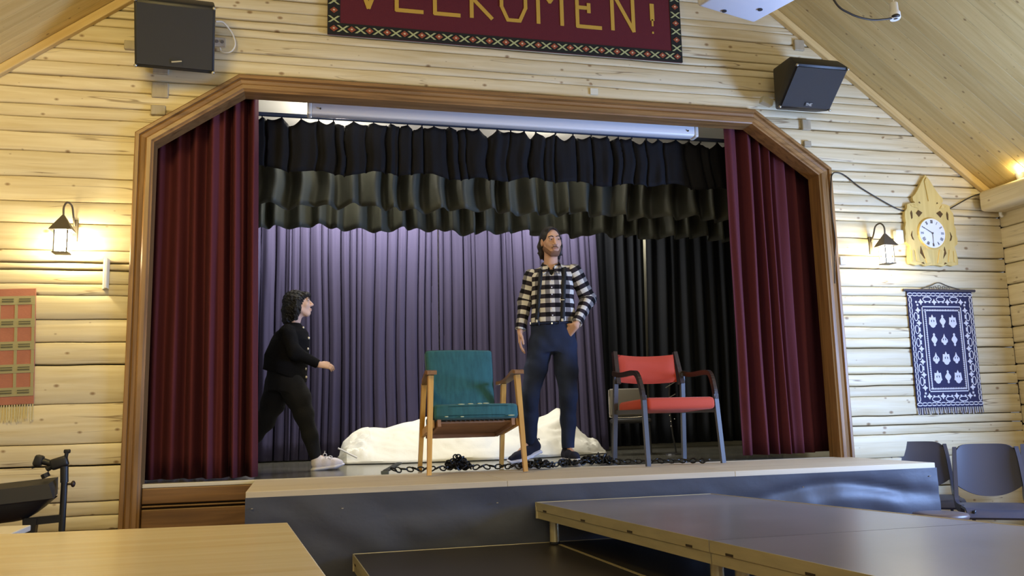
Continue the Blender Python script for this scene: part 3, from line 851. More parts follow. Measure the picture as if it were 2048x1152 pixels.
# ================================================================== small grey chair far behind the red one
M_TAUPE = mat('taupe_vinyl', S(120, 114, 100), 0.5, spec=0.4)
gc = empty('chair', (1.40, 1.66, STZ + 0.001), math.radians(-14), 'small grey brown padded chair with chrome rim behind the red armchair', 'chair')
MB().bbox((0, 0.0, 0.455), (0.31, 0.035, 0.25), 0.016, 3, M=rx(math.radians(-6))).build('backrest', M_TAUPE, gc, smooth=60)
rim = spline([(-0.158, 0.0, 0.57), (-0.160, 0.0, 0.45), (-0.158, -0.01, 0.345), (-0.14, -0.015, 0.325), (0.0, -0.02, 0.318), (0.14, -0.015, 0.325), (0.158, -0.01, 0.345), (0.160, 0, 0.45), (0.158, 0, 0.57)], 4)
MB().tube(rim, 0.008, 8).build('chrome_rim', M_CHROME, gc, smooth=60)
MB().bbox((0, -0.19, 0.29), (0.33, 0.34, 0.04), 0.016, 3).build('seat', mat('dark_vinyl', S(30, 29, 30), 0.5), gc, smooth=60)
for a in (-1, 1):
    for y_ in (-0.32, 0.0): MB().tube([(a * 0.15, y_, 0), (a * 0.145, y_ * 0.95, 0.30)], 0.009, 8).build('leg', M_BLACK, gc, smooth=60)
# dark ornament with small glints
gl = empty('wire_ornament', (1.60, 1.15, STZ), 0, 'dark wiry ornament with small glints behind the red armchair', 'ornament')
MB().tube(spline([(0.03, 0, 0.0), (0.0, 0, 0.2), (-0.01, 0.01, 0.42), (0.0, 0, 0.62)], 6), 0.007, 6).build('stem', M_BLACK, gl, smooth=60)
MB().lathe([(0.07, 0), (0.06, 0.012), (0.01, 0.02)], 14).build('base', M_BLACK, gl)
_gr = random.Random(8)
for z in (0.28, 0.30, 0.33, 0.36, 0.38, 0.24):
    MB().sphere((_gr.uniform(-0.03, 0.02), -0.02, z), 0.006, 8, 5).build('glass_bead', M_CHROME, gl, smooth=60)
for z in (0.50, 0.60):
    MB().tube([(0.0, 0, z - 0.02), (-0.05, -0.02, z - 0.035), (0.04, -0.01, z + 0.01)], 0.004, 5).build('twig', M_METAL, gl)

# ================================================================== white crumpled sheet on the stage floor
M_SHEET = mat('white_sheet', S(242, 240, 226), 0.6, spec=0.3, bump=((14, 14, 14), 0.5))
HX = [-1.15, -1.12, -1.04, -.95, -.75, -.4, .05, .46, .6, .74, .83, .86, .98, 1.09, 1.13, 1.19, 1.23]
HZ = [.02, .16, .235, .275, .272, .355, .372, .318, .31, .365, .408, .40, .282, .146, .13, .118, .02]


def sheet(u, v):
    x = lerp(-1.16, 1.24, u)
    H = interp(x, HX, HZ) + 0.008 * mnoise.noise(Vector((x * 9, 1, 3)))
    yf = interp(x, [-1.16, -1.1, -.7, 0.1, .6, 1.0, 1.24], [1.62, 1.46, 1.34, 1.30, 1.42, 1.66, 1.80]); yb = interp(x, [-1.16, -.8, .9, 1.24], [1.9, 2.16, 2.16, 2.05])
    r_ = 0.66
    t = v / r_ if v < r_ else (1 - v) / (1 - r_)
    t = max(0, min(1, t)); p = t ** 0.8
    y = lerp(yf, yb, v) + 0.03 * mnoise.noise(Vector((x * 3, v * 4, 0))) * (0 < v < 1)
    cr = 0.030 * mnoise.noise(Vector((x * 4.0, v * 5, 2))) + 0.022 * abs(mnoise.noise(Vector((x * 9 + v * 4, v * 8, 6)))) + (0.035 * abs(mnoise.noise(Vector((x * 16, v * 12, 8)))) if x < -0.9 or x > 1.0 else 0)
    z = STZ + 0.006 + H * p + cr * min(1, 4 * t) * (1 - 0.7 * (abs(v - r_) < 0.05))
    return (x, y, max(STZ + 0.005, z))


o = MB().grid(sheet, 150, 44).build('plastic_sheet', M_SHEET, None, smooth=28, fix=False)
md = o.modifiers.new('thickness', 'SOLIDIFY'); md.thickness = 0.003; md.offset = 1
tag(o, 'crumpled white plastic sheet heaped on the stage floor behind the chairs', 'sheet')
tag(MB().tube([(-1.02, 1.42, STZ + 0.055), (-1.17, 1.44, STZ + 0.135)], 0.007, 8).build('white_stick', M_WPLASTIC, None, smooth=60), 'short white stick poking out of the left end of the white sheet', 'stick')

# ================================================================== chain
M_CHAIN = mat('black_chain', S(24, 23, 22), 0.45, metal=0.3)
CP = [(-0.90, 0.045), (-0.82, 0.07), (-0.66, 0.05), (-0.55, 0.04), (-0.44, 0.12), (-0.38, 0.05), (-0.27, 0.02), (-0.15, 0.0), (-0.06, -0.06), (0.02, -0.08), (0.12, -0.06), (0.36, 0.06), (0.47, 0.09), (0.6, 0.15), (0.66, 0.09), (0.76, 0.03), (0.87, -0.03), (0.98, -0.10), (1.12, -0.15), (1.215, -0.30)]
path = spline([(x, y, STZ + 0.026) for x, y in CP], 20)
cb = MB(); _cr = random.Random(4)


def chain_link(c, d, roll):
    d = Vector(d).normalized(); x = d.cross(Vector((0, 0, 1)))
    if x.length < 1e-3: x = Vector((1, 0, 0))
    x.normalize(); y = x.cross(d); a_, b_ = math.cos(roll), math.sin(roll)
    s1 = x * a_ + y * b_
    pts = [Vector(c) + d * (0.023 * math.cos(t)) + s1 * (0.0145 * math.sin(t)) for t in np.linspace(0, 2 * PI, 11)[:-1]]
    cb.tube(pts, 0.0052, 5, closed=True)


acc = 0.0; k = 0
for i in range(1, len(path)):
    seg = path[i] - path[i - 1]; acc += seg.length
    if acc > 0.033:
        acc = 0; k += 1
        chain_link(path[i] + Vector((0, 0, 0.004 * (k % 2))), seg + Vector((0, 0, _cr.uniform(-.004, .004))), 0.2 if k % 2 else 1.35)
for (px, py, rx_, ry_, hz, n) in [(-0.44, 0.10, 0.085, 0.06, 0.075, 70), (0.06, -0.06, 0.11, 0.05, 0.035, 60), (0.32, 0.05, 0.06, 0.04, 0.028, 24), (0.56, 0.13, 0.13, 0.05, 0.045, 70)]:
    for _ in range(n):
        a = _cr.uniform(0, 2 * PI); q = math.sqrt(_cr.random())
        chain_link((px + rx_ * q * math.cos(a), py + ry_ * q * math.sin(a), STZ + 0.028 + _cr.random() * hz * (1 - q * q)), (_cr.uniform(-1, 1), _cr.uniform(-1, 1), _cr.uniform(-.5, .5)), _cr.uniform(0, 3))
tag(cb.build('chain', M_CHAIN, None, smooth=60, fix=False), 'long black chain lying in heaps along the front of the stage', 'chain')
bar = MB(); bar.bbox((-0.925, 0.05, STZ + 0.013), (0.05, 0.03, 0.022), 0.004); bar.bar((-0.92, 0.08, STZ + 0.02), (-0.80, 0.34, STZ + 0.055), (0.035, 0.012))
tag(bar.build('metal_bar', mat('dull_grey_metal', S(80, 84, 76), 0.4, metal=0.5)), 'short grey metal bar at the left end of the chain', 'bar')

# ================================================================== welcome banner
M_BAN = mat('wine_red_weave', S(98, 40, 47), 0.9, spec=0.2, bump=((260, 60, 260), 0.3))
M_BANBLK = mat('black_weave', S(28, 28, 24), 0.9)
M_GOLD = mat('gold_yarn', S(198, 158, 62), 0.85)
M_PALEG = mat('pale_green_yarn', S(176, 180, 128), 0.85)
M_RUST = mat('rust_yarn', S(150, 76, 48), 0.85)
M_CREAMY = mat('cream_yarn', S(220, 196, 160), 0.85)
BX0, BX1, BZ0, BZ1 = -1.318, 1.310, 3.710, 4.46
ban = empty('wall_banner', ((BX0 + BX1) / 2, -0.02, BZ0), label='wine red woven welcome banner with gold letters and patterned border', cat='banner')
bcx = (BX0 + BX1) / 2


def bpoly(mb, pts, y=-0.008, th=0.003):
    mb.prism([(p[0] - bcx, p[1] - BZ0) for p in pts], y - th, y + 0.002)


mb = MB(); mb.bbox((0, 0, (BZ1 - BZ0) / 2), (BX1 - BX0, 0.014, BZ1 - BZ0), 0.003); mb.build('cloth', M_BAN, ban)
bw = 0.085; mb = MB(); q = 0.004
for (a, b, c, d) in [(BX0, BX1, BZ0, BZ0 + bw), (BX0, BX1, BZ1 - bw, BZ1), (BX0, BX0 + bw, BZ0 + bw, BZ1 - bw), (BX1 - bw, BX1, BZ0 + bw, BZ1 - bw)]:
    bpoly(mb, [(a, c), (b, c), (b, d), (a, d)])
mb.build('border', M_BANBLK, ban)
def lpoly(pts, y, th, name, m):
    mb = MB(); mb.prism(pts, y - th, y); me = mb.mesh(name); me.materials.append(m); return me


def put(name, me, par, loc):
    o = bpy.data.objects.new(name, me); COL.objects.link(o); o.parent = par; o.location = loc; return o


_xm = MB()
for s in (-1, 1):
    a, wv = 0.032, 0.008
    _xm.prism([(-a - wv, -s * a * .75), (-a + wv, -s * a * .75), (a + wv, s * a * .75), (a - wv, s * a * .75)], -0.0115 - 0.003 - 0.0004 * s, -0.0115)
_xm = _xm.mesh('cross_motif'); _xm.materials.append(M_PALEG)
_dm = MB()
for a, y, mi in ((0.028, -0.0115, 0), (0.009, -0.0145, 1)): _dm.prism([(-a, 0), (0, -a * .8), (a, 0), (0, a * .8)], y - 0.003, y, mi=mi)
_dm = _dm.mesh('diamond_motif'); _dm.materials.append(M_RUST); _dm.materials.append(M_CREAMY)


def bmotif(i, x, z):
    put('diamond_motif' if i % 2 == 0 else 'cross_motif', _dm if i % 2 == 0 else _xm, ban, (x - bcx, 0, z - BZ0))


nx_ = 42
for zc in (BZ0 + bw / 2, BZ1 - bw / 2):
    for i in range(nx_ + 1): bmotif(i, lerp(BX0 + bw / 2, BX1 - bw / 2, i / nx_), zc)
nz_ = 10
for xc in (BX0 + bw / 2, BX1 - bw / 2):
    for i in range(1, nz_): bmotif(i, xc, lerp(BZ0 + bw / 2, BZ1 - bw / 2, i / nz_))


def strokes(segs, wv, name):
    mb = MB()
    for i_, (x0, z0, x1, z1) in enumerate(segs):
        t = Vector((x1 - x0, z1 - z0)); n = Vector((-t.y, t.x)).normalized() * wv / 2; e = t.normalized() * wv * 0.3
        bpoly(mb, [(x0 - e.x + n.x, z0 - e.y + n.y), (x1 + e.x + n.x, z1 + e.y + n.y), (x1 + e.x - n.x, z1 + e.y - n.y), (x0 - e.x - n.x, z0 - e.y - n.y)], th=0.003 + 0.0005 * i_)
    mb.build(name, M_GOLD, ban)


B, T = 3.928, 4.235
Md = (B + T) / 2 - 0.005


def letE(x, w=0.18): return [(x, B, x, T), (x, B, x + w, B), (x, T, x + w, T), (x, Md, x + w * .5, Md), (x + w * .5, Md - .03, x + w * .5, Md + .03)]


strokes([(-1.15, T, -1.04, B), (-1.04, B, -0.93, T)], 0.03, 'letter')
strokes(letE(-0.845), 0.028, 'letter')
strokes([(-0.575, T, -0.575, B), (-0.575, B, -0.40, B)], 0.028, 'letter')
strokes([(-0.31, T, -0.31, B), (-0.31, Md, -0.165, B), (-0.31, Md, -0.165, T)], 0.028, 'letter')
strokes([(-0.09, 4.03, -0.045, B), (-0.045, B, 0.045, B), (0.045, B, 0.09, 4.03), (0.09, 4.03, 0.09, 4.13), (0.09, 4.13, 0.045, T), (0.045, T, -0.045, T), (-0.045, T, -0.09, 4.13), (-0.09, 4.13, -0.09, 4.03)], 0.026, 'letter')
strokes([(0.185, B, 0.185, T), (0.185, T, 0.275, Md + .02), (0.275, Md + .02, 0.365, T), (0.365, T, 0.365, B)], 0.028, 'letter')
strokes(letE(0.485), 0.028, 'letter')
strokes([(0.76, B, 0.76, T), (0.76, T, 0.925, B), (0.925, B, 0.925, T)], 0.028, 'letter')
strokes([(1.08, 4.035, 1.08, 4.15)], 0.034, 'letter')
strokes([(1.08, 3.985, 1.08, 4.03)], 0.014, 'letter'); strokes([(1.08, 3.925, 1.08, 3.932)], 0.014, 'letter')

# ================================================================== loudspeakers
def speaker(label, x, z, yaw, has_text, W_, ft, fb, bb_, bt_, tm):
    e = empty('loudspeaker', (x, 0, z), yaw, label, 'speaker', 'wall loudspeakers beside the banner')
    # side profile (y,z): front top, front bottom, back bottom, back top
    mb = MB(); tp = 0.80
    pr = [ft, fb, bb_, bt_, tm]; ws = [W_, W_, W_ * tp, W_ * tp, W_ * 0.95]
    for s in (-1, 1):
        for (y, zz_), wv in zip(pr, ws): mb.v.append((s * wv, y, zz_))
    n = 5
    mb.f += [tuple(range(n)), tuple(range(2 * n - 1, n - 1, -1))] + [(i, n + i, n + (i + 1) % n, (i + 1) % n) for i in range(n)]; mb.mi += [0] * (n + 2)
    me = mb.mesh('cabinet'); bm = bmesh.new(); bm.from_mesh(me)
    bmesh.ops.bevel(bm, geom=bm.edges[:], offset=0.014, segments=2, profile=0.5, affect='EDGES'); bm.to_mesh(me); bm.free()
    link('cabinet', me, M_BLACK, e, smooth=40)
    f0, f1 = Vector((0, *ft)), Vector((0, *fb)); d = (f1 - f0); up = -d.normalized(); nrm = Vector((1, 0, 0)).cross(up)
    if nrm.y > 0: nrm = -nrm
    def P(a, b, h): return Vector((a * W_, 0, 0)) + f0.lerp(f1, b) + nrm * h
    g = MB()
    for h in (0.0, 0.010):
        for a, b in ((-.93, .06), (.93, .06), (.93, .94), (-.93, .94)): g.v.append(P(a, b, h))
    g.f += [(4, 5, 6, 7), (0, 1, 5, 4), (1, 2, 6, 5), (2, 3, 7, 6), (3, 0, 4, 7)]; g.mi += [0] * 5
    gr = g.build('grille', M_GRILLE, e)
    for a in (-.96, .96):
        for b in (.03, .97):
            p = P(a, b, 0.004); MB().sphere(p, 0.011, 8, 6).build('corner_cap', M_METAL, e, smooth=60)
    bd = MB()
    c = P(0.05, .86, 0.012); ux = Vector((1, 0, 0)); uz = up
    bd.add([c - ux * .032 - uz * .014, c + ux * .032 - uz * .014, c + ux * .032 + uz * .014, c - ux * .032 + uz * .014,
            c - ux * .032 - uz * .014 + nrm * .003, c + ux * .032 - uz * .014 + nrm * .003, c + ux * .032 + uz * .014 + nrm * .003, c - ux * .032 + uz * .014 + nrm * .003], [(0, 3, 2, 1), (4, 5, 6, 7), (0, 1, 5, 4), (1, 2, 6, 5), (2, 3, 7, 6), (3, 0, 4, 7)])
    bo = bd.build('badge', M_GRILLE, e)
    if has_text:
        t = MB(); c = c + nrm * 0.004
        def st(x0, z0, x1, z1):
            a = c + ux * x0 + uz * z0; b = c + ux * x1 + uz * z1; t.bar(a, b, (0.005, 0.002), up=nrm)
        st(-.026, .010, -.010, .010); st(-.018, .010, -.018, -.010)
        st(-.006, -.010, -.006, .010); st(.007, -.010, .007, .010); st(-.006, 0, .007, 0)
        st(.013, -.010, .013, .010); st(.013, .010, .026, .010); st(.013, 0, .023, 0); st(.013, -.010, .026, -.010)
        t.build('lettering', M_METAL, bo)
    else:
        t = MB(); c = c + nrm * 0.004
        t.bar(c - ux * .03 - uz * .004, c + ux * .03 + uz * .006, (0.008, 0.002), up=nrm); t.build('lettering', M_METAL, bo)
    br = MB(); br.box((-0.03, -0.012, 0.09), (0.10, 0.016, 0.16)); br.box((-0.03, -0.07, 0.04), (0.05, 0.12, 0.02)); br.box((-0.03, -0.07, 0.14), (0.05, 0.11, 0.02))
    br.build('bracket', M_METAL, e)
    if has_text:
        MB().box((-0.235, -0.10, -0.02), (0.09, 0.05, 0.05), M=ry(0.3)).build('side_bracket', mat('old_tape', S(190, 184, 160), 0.6), e)
    return e


speaker('black loudspeaker on the wall above the left end of the stage frame', -2.27, 3.49, math.radians(4), False, 0.235, (-0.42, 0.165), (-0.26, -0.215), (-0.115, -0.03), (-0.115, 0.24), (-0.31, 0.25))
speaker('black loudspeaker on the wall above the right end of the stage frame', 2.185, 3.437, math.radians(0), True, 0.217, (-0.50, 0.12), (-0.225, -0.112), (-0.115, -0.085), (-0.115, 0.24), (-0.40, 0.215))
tag(MB().tube(spline([(-2.035, -0.10, 3.70), (-1.99, -0.08, 3.705), (-1.935, -0.05, 3.645), (-1.916, -0.05, 3.569), (-1.946, -0.045, 3.521), (-2.000, -0.035, 3.523), (-2.012, -0.03, 3.55)], 8), 0.006, 8).build('speaker_cable', M_WCABLE, None, smooth=60), 'white cable looping out of the left loudspeaker', 'cable')
so = empty('wall_socket', (-2.015, -0.004, 3.594), label='grey double wall socket beside the left loudspeaker', cat='socket')
MB().bbox((0, -0.012, 0), (0.075, 0.025, 0.062), 0.006).build('plate', mat('grey_socket', S(196, 188, 176), 0.5), so)
for s in (-1, 1): MB().lathe([(0.011, -0.004), (0.011, 0.002)], 10, (s * 0.017, -0.025, 0), 'y').build('outlet', mat('socket_hole', S(120, 112, 104), 0.6), so)

# ================================================================== ceiling projector and hanging plug
pj = empty('projector', (0.94, -1.63, 3.352), math.radians(17), 'white ceiling projector seen from below at the top edge', 'projector')
MB().bbox((0, 0, 0.065), (0.45, 0.34, 0.13), 0.022, 4).build('housing', mat('white_housing', S(226, 226, 230), 0.35), pj, smooth=50)
MB().lathe([(0.045, -0.03), (0.045, 0.0), (0.038, 0.004)], 20, (-0.225, -0.06, 0.07), 'x').build('lens', M_BLACK, pj, smooth=40)
MB().bbox((-0.222, 0.03, 0.075), (0.012, 0.2, 0.07), 0.004).build('vent_grille', M_BLACK, pj)
for x, y in ((-0.05, 0.13), (0.12, 0.02), (-0.12, -0.06)): MB().lathe([(0.014, -0.006), (0.012, 0.003)], 12, (x, y, 0)).build('foot', M_GRILLE, pj)
MB().tube([(0, 0, 0.12), (0, 0, 1.70)], 0.02, 10).build('mount_pole', M_WPLASTIC, pj, smooth=40)
pc = empty('hanging_socket', (2.25, -1.2, 3.58), 0, 'white hanging socket with black plug under the right ceiling slope', 'socket')
MB().lathe([(0.022, 0.115), (0.026, 0.11), (0.027, 0.06), (0.036, 0.045), (0.036, 0.01), (0.03, 0.0)], 16).build('socket_body', M_WPLASTIC, pc, smooth=50)
MB().sphere((-0.005, -0.012, 0.014), (0.03, 0.03, 0.016), 12, 8).build('plug', M_CABLE, pc, smooth=60)
MB().tube([(0, 0, 0.11), (0.004, 0, 0.56)], 0.005, 6).build('cord', M_WCABLE, pc)
tag(MB().tube(spline([(1.72, -1.2, 3.95), (1.81, -1.2, 3.67), (1.92, -1.2, 3.59), (2.06, -1.2, 3.563), (2.17, -1.2, 3.575), (2.235, -1.205, 3.588)], 8), 0.0065, 8).build('projector_cable', M_CABLE, None, smooth=60), 'black cable hanging in a curve to the white ceiling socket', 'cable')

# ================================================================== wall lanterns
M_BULB = emat('lit_bulb', (1.0, 0.9, 0.6), 30)
M_GLOW = emat('lit_lamp_glass', (1.0, 0.93, 0.78), 90)


def lantern(label, x, z, side):
    """z = underside of the lantern, side: direction of the wall plate from the lantern"""
    e = empty('wall_lantern', (x, -0.13, z), 0, label, 'lamp', 'iron wall lanterns')
    s_, h = 0.036, 0.135
    for a in (-1, 1):
        for b in (-1, 1): MB().box((a * s_, b * s_, h / 2), (0.007, 0.007, h)).build('corner_bar', M_IRON, e)
    MB().box((0, 0, 0.0), (0.09, 0.09, 0.007)).build('base', M_IRON, e)
    r = MB(); a = 0.064
    r.add([(-a, -a, h), (a, -a, h), (a, a, h), (-a, a, h), (-.006, -.006, h + .10), (.006, -.006, h + .10), (.006, .006, h + .10), (-.006, .006, h + .10)], [(0, 3, 2, 1), (4, 5, 6, 7), (0, 1, 5, 4), (1, 2, 6, 5), (2, 3, 7, 6), (3, 0, 4, 7)])
    r.build('roof', M_IRON, e)
    MB().lathe([(0.026, 0.006), (0.032, 0.014), (0.032, h - 0.010), (0.026, h - 0.003)], 16).build('lamp_glass', M_GLOW, e, smooth=50)
    hk = spline([(0, 0, h + .095), (0, 0.0, h + .15), (side * .012, .025, h + .185), (side * .03, .06, h + .17), (side * .035, .085, h + .11), (side * .036, .118, h + .06)], 6)
    MB().tube(hk, 0.006, 8).build('hook_arm', M_IRON, e, smooth=60)
    MB().bbox((side * .04, .123, h + .03), (0.03, 0.012, 0.14), 0.004).build('wall_plate', M_IRON, e)
    point('lantern_light', (x + side * 0.02, -0.10, z + 0.06), 26.0 if side > 0 else 17.0, (1.0, 0.82, 0.42), 0.03)
    return e


lantern('iron wall lantern glowing on the left log wall', -2.872, 2.13, 1)
lantern('iron wall lantern glowing beside the carved clock', 2.862, 2.175, -1)
for sx_, yy_, pw_, lab in ((1, -0.40, 5.0, 'lit lamp on the right beam in the corner above the clock'), (-1, -0.40, 5.0, 'lit lamp on the left beam close to the stage wall'), (1, -2.0, 16.0, 'lit lamp on the right beam above the first window'), (-1, -2.0, 7.0, 'lit lamp on the left beam away from the stage wall')):
    if sx_ == 1 and yy_ > -1:
        up = empty('uplight', (sx_ * 3.92, yy_, 2.80), 0, 'small ' + lab, 'lamp')
        MB().lathe([(0.03, 0), (0.035, 0.02), (0.045, 0.06), (0.042, 0.06), (0.03, 0.02)], 16).build('cup', M_WPLASTIC, up, smooth=50)
        MB().sphere((0, 0, 0.055), 0.028, 12, 8).build('bulb', M_BULB, up, smooth=60)
    point('uplight_light', (sx_ * 3.88, yy_ - 0.02, 2.885), pw_, (1.0, 0.80, 0.36), 0.03)

# ================================================================== carved clock
M_CARVE = wood('carved_birch', S(222, 196, 122), S(206, 176, 98), 2, 0.5, knots=False, rand=0.01)
ck = empty('wall_clock', (3.362, -0.004, 2.187), 0, 'carved pointed wooden clock with round white face on the right wall', 'clock')
half = [(0.0, 0.738), (0.030, 0.70), (0.055, 0.66), (0.085, 0.61), (0.115, 0.572), (0.140, 0.55), (0.138, 0.52), (0.120, 0.505), (0.165, 0.50), (0.195, 0.49), (0.202, 0.455), (0.222, 0.43), (0.228, 0.385), (0.222, 0.34), (0.236, 0.30), (0.232, 0.255), (0.242, 0.22), (0.236, 0.18), (0.205, 0.155), (0.215, 0.12), (0.226, 0.05), (0.222, 0.012), (0.17, 0.0), (0.12, 0.010), (0.08, -0.004), (0.03, 0.004)]
poly = [(x, z) for x, z in half] + [(-x, z) for x, z in reversed(half[1:])]
bk = MB(); bk.prism(poly, -0.03, 0.0); bk.build('carved_board', M_CARVE, ck)
class _R:
    def prism(self, p, a, b): MB().prism(p, a, b).build('carved_relief', M_CARVE, ck)
ridge = _R()
ridge.prism([(0, 0.715), (0.02, 0.68), (0.0, 0.52), (-0.02, 0.68)], -0.038, -0.03)
for s in (-1, 1):
    ridge.prism([(s * 0.03, 0.02), (s * 0.07, 0.02), (s * 0.10, 0.12), (s * 0.06, 0.13)], -0.037, -0.03)
    ridge.prism([(s * 0.13, 0.03), (s * 0.16, 0.03), (s * 0.17, 0.13), (s * 0.15, 0.13)], -0.036, -0.03)
    ridge.prism([(s * 0.185, 0.03), (s * 0.205, 0.03), (s * 0.20, 0.12), (s * 0.188, 0.12)], -0.036, -0.03)
    ridge.prism([(s * 0.10, 0.46), (s * 0.15, 0.47), (s * 0.17, 0.485), (s * 0.12, 0.49)], -0.036, -0.03)
cut = MB(); M_CUT = mat('dark_cutout', S(92, 66, 30), 0.9)
for s in (-1, 1):
    cut.prism([(s * 0.065, 0.425), (s * 0.10, 0.445), (s * 0.125, 0.42), (s * 0.10, 0.39)], -0.0335, -0.029)
    cut.prism([(s * 0.165, 0.44), (s * 0.175, 0.42), (s * 0.17, 0.37), (s * 0.16, 0.38), (s * 0.158, 0.42)], -0.0335, -0.029)
    cut.prism([(s * 0.11, 0.155), (s * 0.095, 0.10), (s * 0.06, 0.055), (s * 0.085, 0.055), (s * 0.12, 0.10)], -0.0335, -0.029)
    cut.prism([(s * 0.175, 0.275), (s * 0.19, 0.24), (s * 0.18, 0.21), (s * 0.165, 0.20), (s * 0.178, 0.235)], -0.0335, -0.029)
    cut.prism([(s * 0.075, 0.50), (s * 0.09, 0.505), (s * 0.082, 0.515)], -0.0335, -0.029)
    cut.prism([(s * 0.09, 0.01), (s * 0.12, 0.02), (s * 0.10, 0.028)], -0.0335, -0.029)
cut.build('cutout', M_CUT, ck, fix=False)
fz = 0.258
MB().lathe([(0.128, -0.030), (0.128, -0.038), (0.122, -0.046), (0.116, -0.042)], 40, (0, 0, fz), 'y').build('bezel', M_CARVE, ck, smooth=40)
face = MB().lathe([(0.119, -0.030), (0.119, -0.043)], 40, (0, 0, fz), 'y').build('clock_face', mat('clock_white', S(238, 238, 240), 0.4), ck)
RN = ['XII', 'I', 'II', 'III', 'IIII', 'V', 'VI', 'VII', 'VIII', 'IX', 'X', 'XI']
M_INK = mat('clock_ink', S(70, 66, 66), 0.6)
for k, nu in enumerate(RN):
    a = 2 * PI * k / 12; mb = MB(); r0, r1 = 0.080, 0.106
    wid = {'I': 0.006, 'V': 0.011, 'X': 0.011}; tot = sum(wid[c] for c in nu); x = -tot / 2
    def Pn(lx, r_): return (lx * math.cos(a) + r_ * math.sin(a), -lx * math.sin(a) + r_ * math.cos(a))
    def stk(xa, ra, xb, rb):
        p, q_ = Pn(xa, ra), Pn(xb, rb); mb.bar((p[0], -0.0445, fz + p[1]), (q_[0], -0.0445, fz + q_[1]), (0.0028, 0.0015), up=(0, 1, 0))
    for c in nu:
        w_ = wid[c]; m_ = x + w_ / 2
        if c == 'I': stk(m_, r0, m_, r1)
        if c == 'V': stk(m_ - w_ * .4, r1, m_, r0); stk(m_ + w_ * .4, r1, m_, r0)
        if c == 'X': stk(m_ - w_ * .4, r1, m_ + w_ * .4, r0); stk(m_ + w_ * .4, r1, m_ - w_ * .4, r0)
        x += w_
    mb.build('numeral', M_INK, face)
for ang, ln, wd in ((300, 0.085, 0.006), (180, 0.10, 0.004)):
    a = math.radians(ang)
    MB().bar((0, -0.047, fz), (ln * math.sin(a), -0.047, fz + ln * math.cos(a)), (wd, 0.002), (wd * .5, 0.002), up=(0, 1, 0)).build('clock_hand', M_INK, ck)
MB().lathe([(0.007, -0.05), (0.007, -0.044)], 12, (0, 0, fz), 'y').build('hub', M_INK, ck)

# ================================================================== hangings
M_NAVY = mat('navy_weave', S(44, 44, 78), 0.9, bump=((300, 300, 300), 0.3))
M_IVORY = mat('ivory_weave', S(216, 214, 220), 0.9)
TW, TH = 0.598, 0.90
tp = empty('wall_hanging', (3.101, -0.012, 1.985), 0, 'navy and white patterned wall hanging with fringe below the clock', 'tapestry')
MB().bbox((TW / 2, 0, -TH / 2), (TW, 0.008, TH), 0.002, 1).build('cloth', M_NAVY, tp)
MB().tube([(-0.03, -0.004, 0.008), (TW + 0.03, -0.004, 0.008)], 0.011, 10).build('hanging_rod', mat('dark_rod', S(70, 64, 70), 0.5), tp, smooth=50)
MB().tube(spline([(0.12, -0.004, 0.015), (0.22, -0.004, 0.045), (0.30, -0.004, 0.07), (0.38, -0.004, 0.045), (0.50, -0.004, 0.015)], 5), 0.004, 6).build('cord', M_IRON, tp)
orn = MB()
for k in range(5): orn.tube([(0.22 + 0.04 * k + 0.014 * math.cos(t), -0.006, 0.035 - 0.006 * abs(k - 2) + 0.014 * math.sin(t)) for t in np.linspace(0, 2 * PI, 9)[:-1]], 0.0025, 5, closed=True)
orn.build('iron_scroll', M_IRON, tp)
pat = MB()
PY = -0.005


def tpol(mb, pts, th=0.003): mb.prism([(p[0], -p[1]) for p in pts], PY - th, PY)


def ring(mb, x, z, a, b, t, n=12):
    for k in range(n):
        a0, a1 = 2 * PI * k / n, 2 * PI * (k + 1) / n
        tpol(mb, [(x + a * math.cos(a0), z + b * math.sin(a0)), (x + a * math.cos(a1), z + b * math.sin(a1)), (x + (a - t) * math.cos(a1), z + (b - t) * math.sin(a1)), (x + (a - t) * math.cos(a0), z + (b - t) * math.sin(a0))], 0.002)


def frame_line(x0, x1, z0, z1, t):
    for r_ in ((x0, x1, z0, z0 + t), (x0, x1, z1 - t, z1), (x0, x0 + t, z0, z1), (x1 - t, x1, z0, z1)):
        tpol(pat, [(r_[0], r_[2]), (r_[1], r_[2]), (r_[1], r_[3]), (r_[0], r_[3])])


frame_line(0.118, TW - 0.118, 0.118, TH - 0.118, 0.008)
for k in range(22):
    x = lerp(0.142, TW - 0.142, k / 21)
    for zc in (0.146, TH - 0.146): tpol(pat, [(x - 0.008, zc + 0.007), (x, zc - 0.006), (x + 0.008, zc + 0.007), (x, zc + 0.012)])
for k in range(42):
    z = lerp(0.15, TH - 0.15, k / 41)
    for xc in (0.144, TW - 0.144): tpol(pat, [(xc + 0.006, z - 0.008), (xc - 0.006, z), (xc + 0.006, z + 0.008), (xc + 0.011, z)])
n1, n2 = 13, 20
for k in range(n1 + 1):
    x = lerp(0.025, TW - 0.025, k / n1)
    for zc in (0.026, TH - 0.026): ring(pat, x, zc, 0.027, 0.015, 0.007, 10)
for k in range(1, n2):
    z = lerp(0.026, TH - 0.026, k / n2)
    for xc in (0.022, TW - 0.022): ring(pat, xc, z, 0.015, 0.027, 0.007, 10)


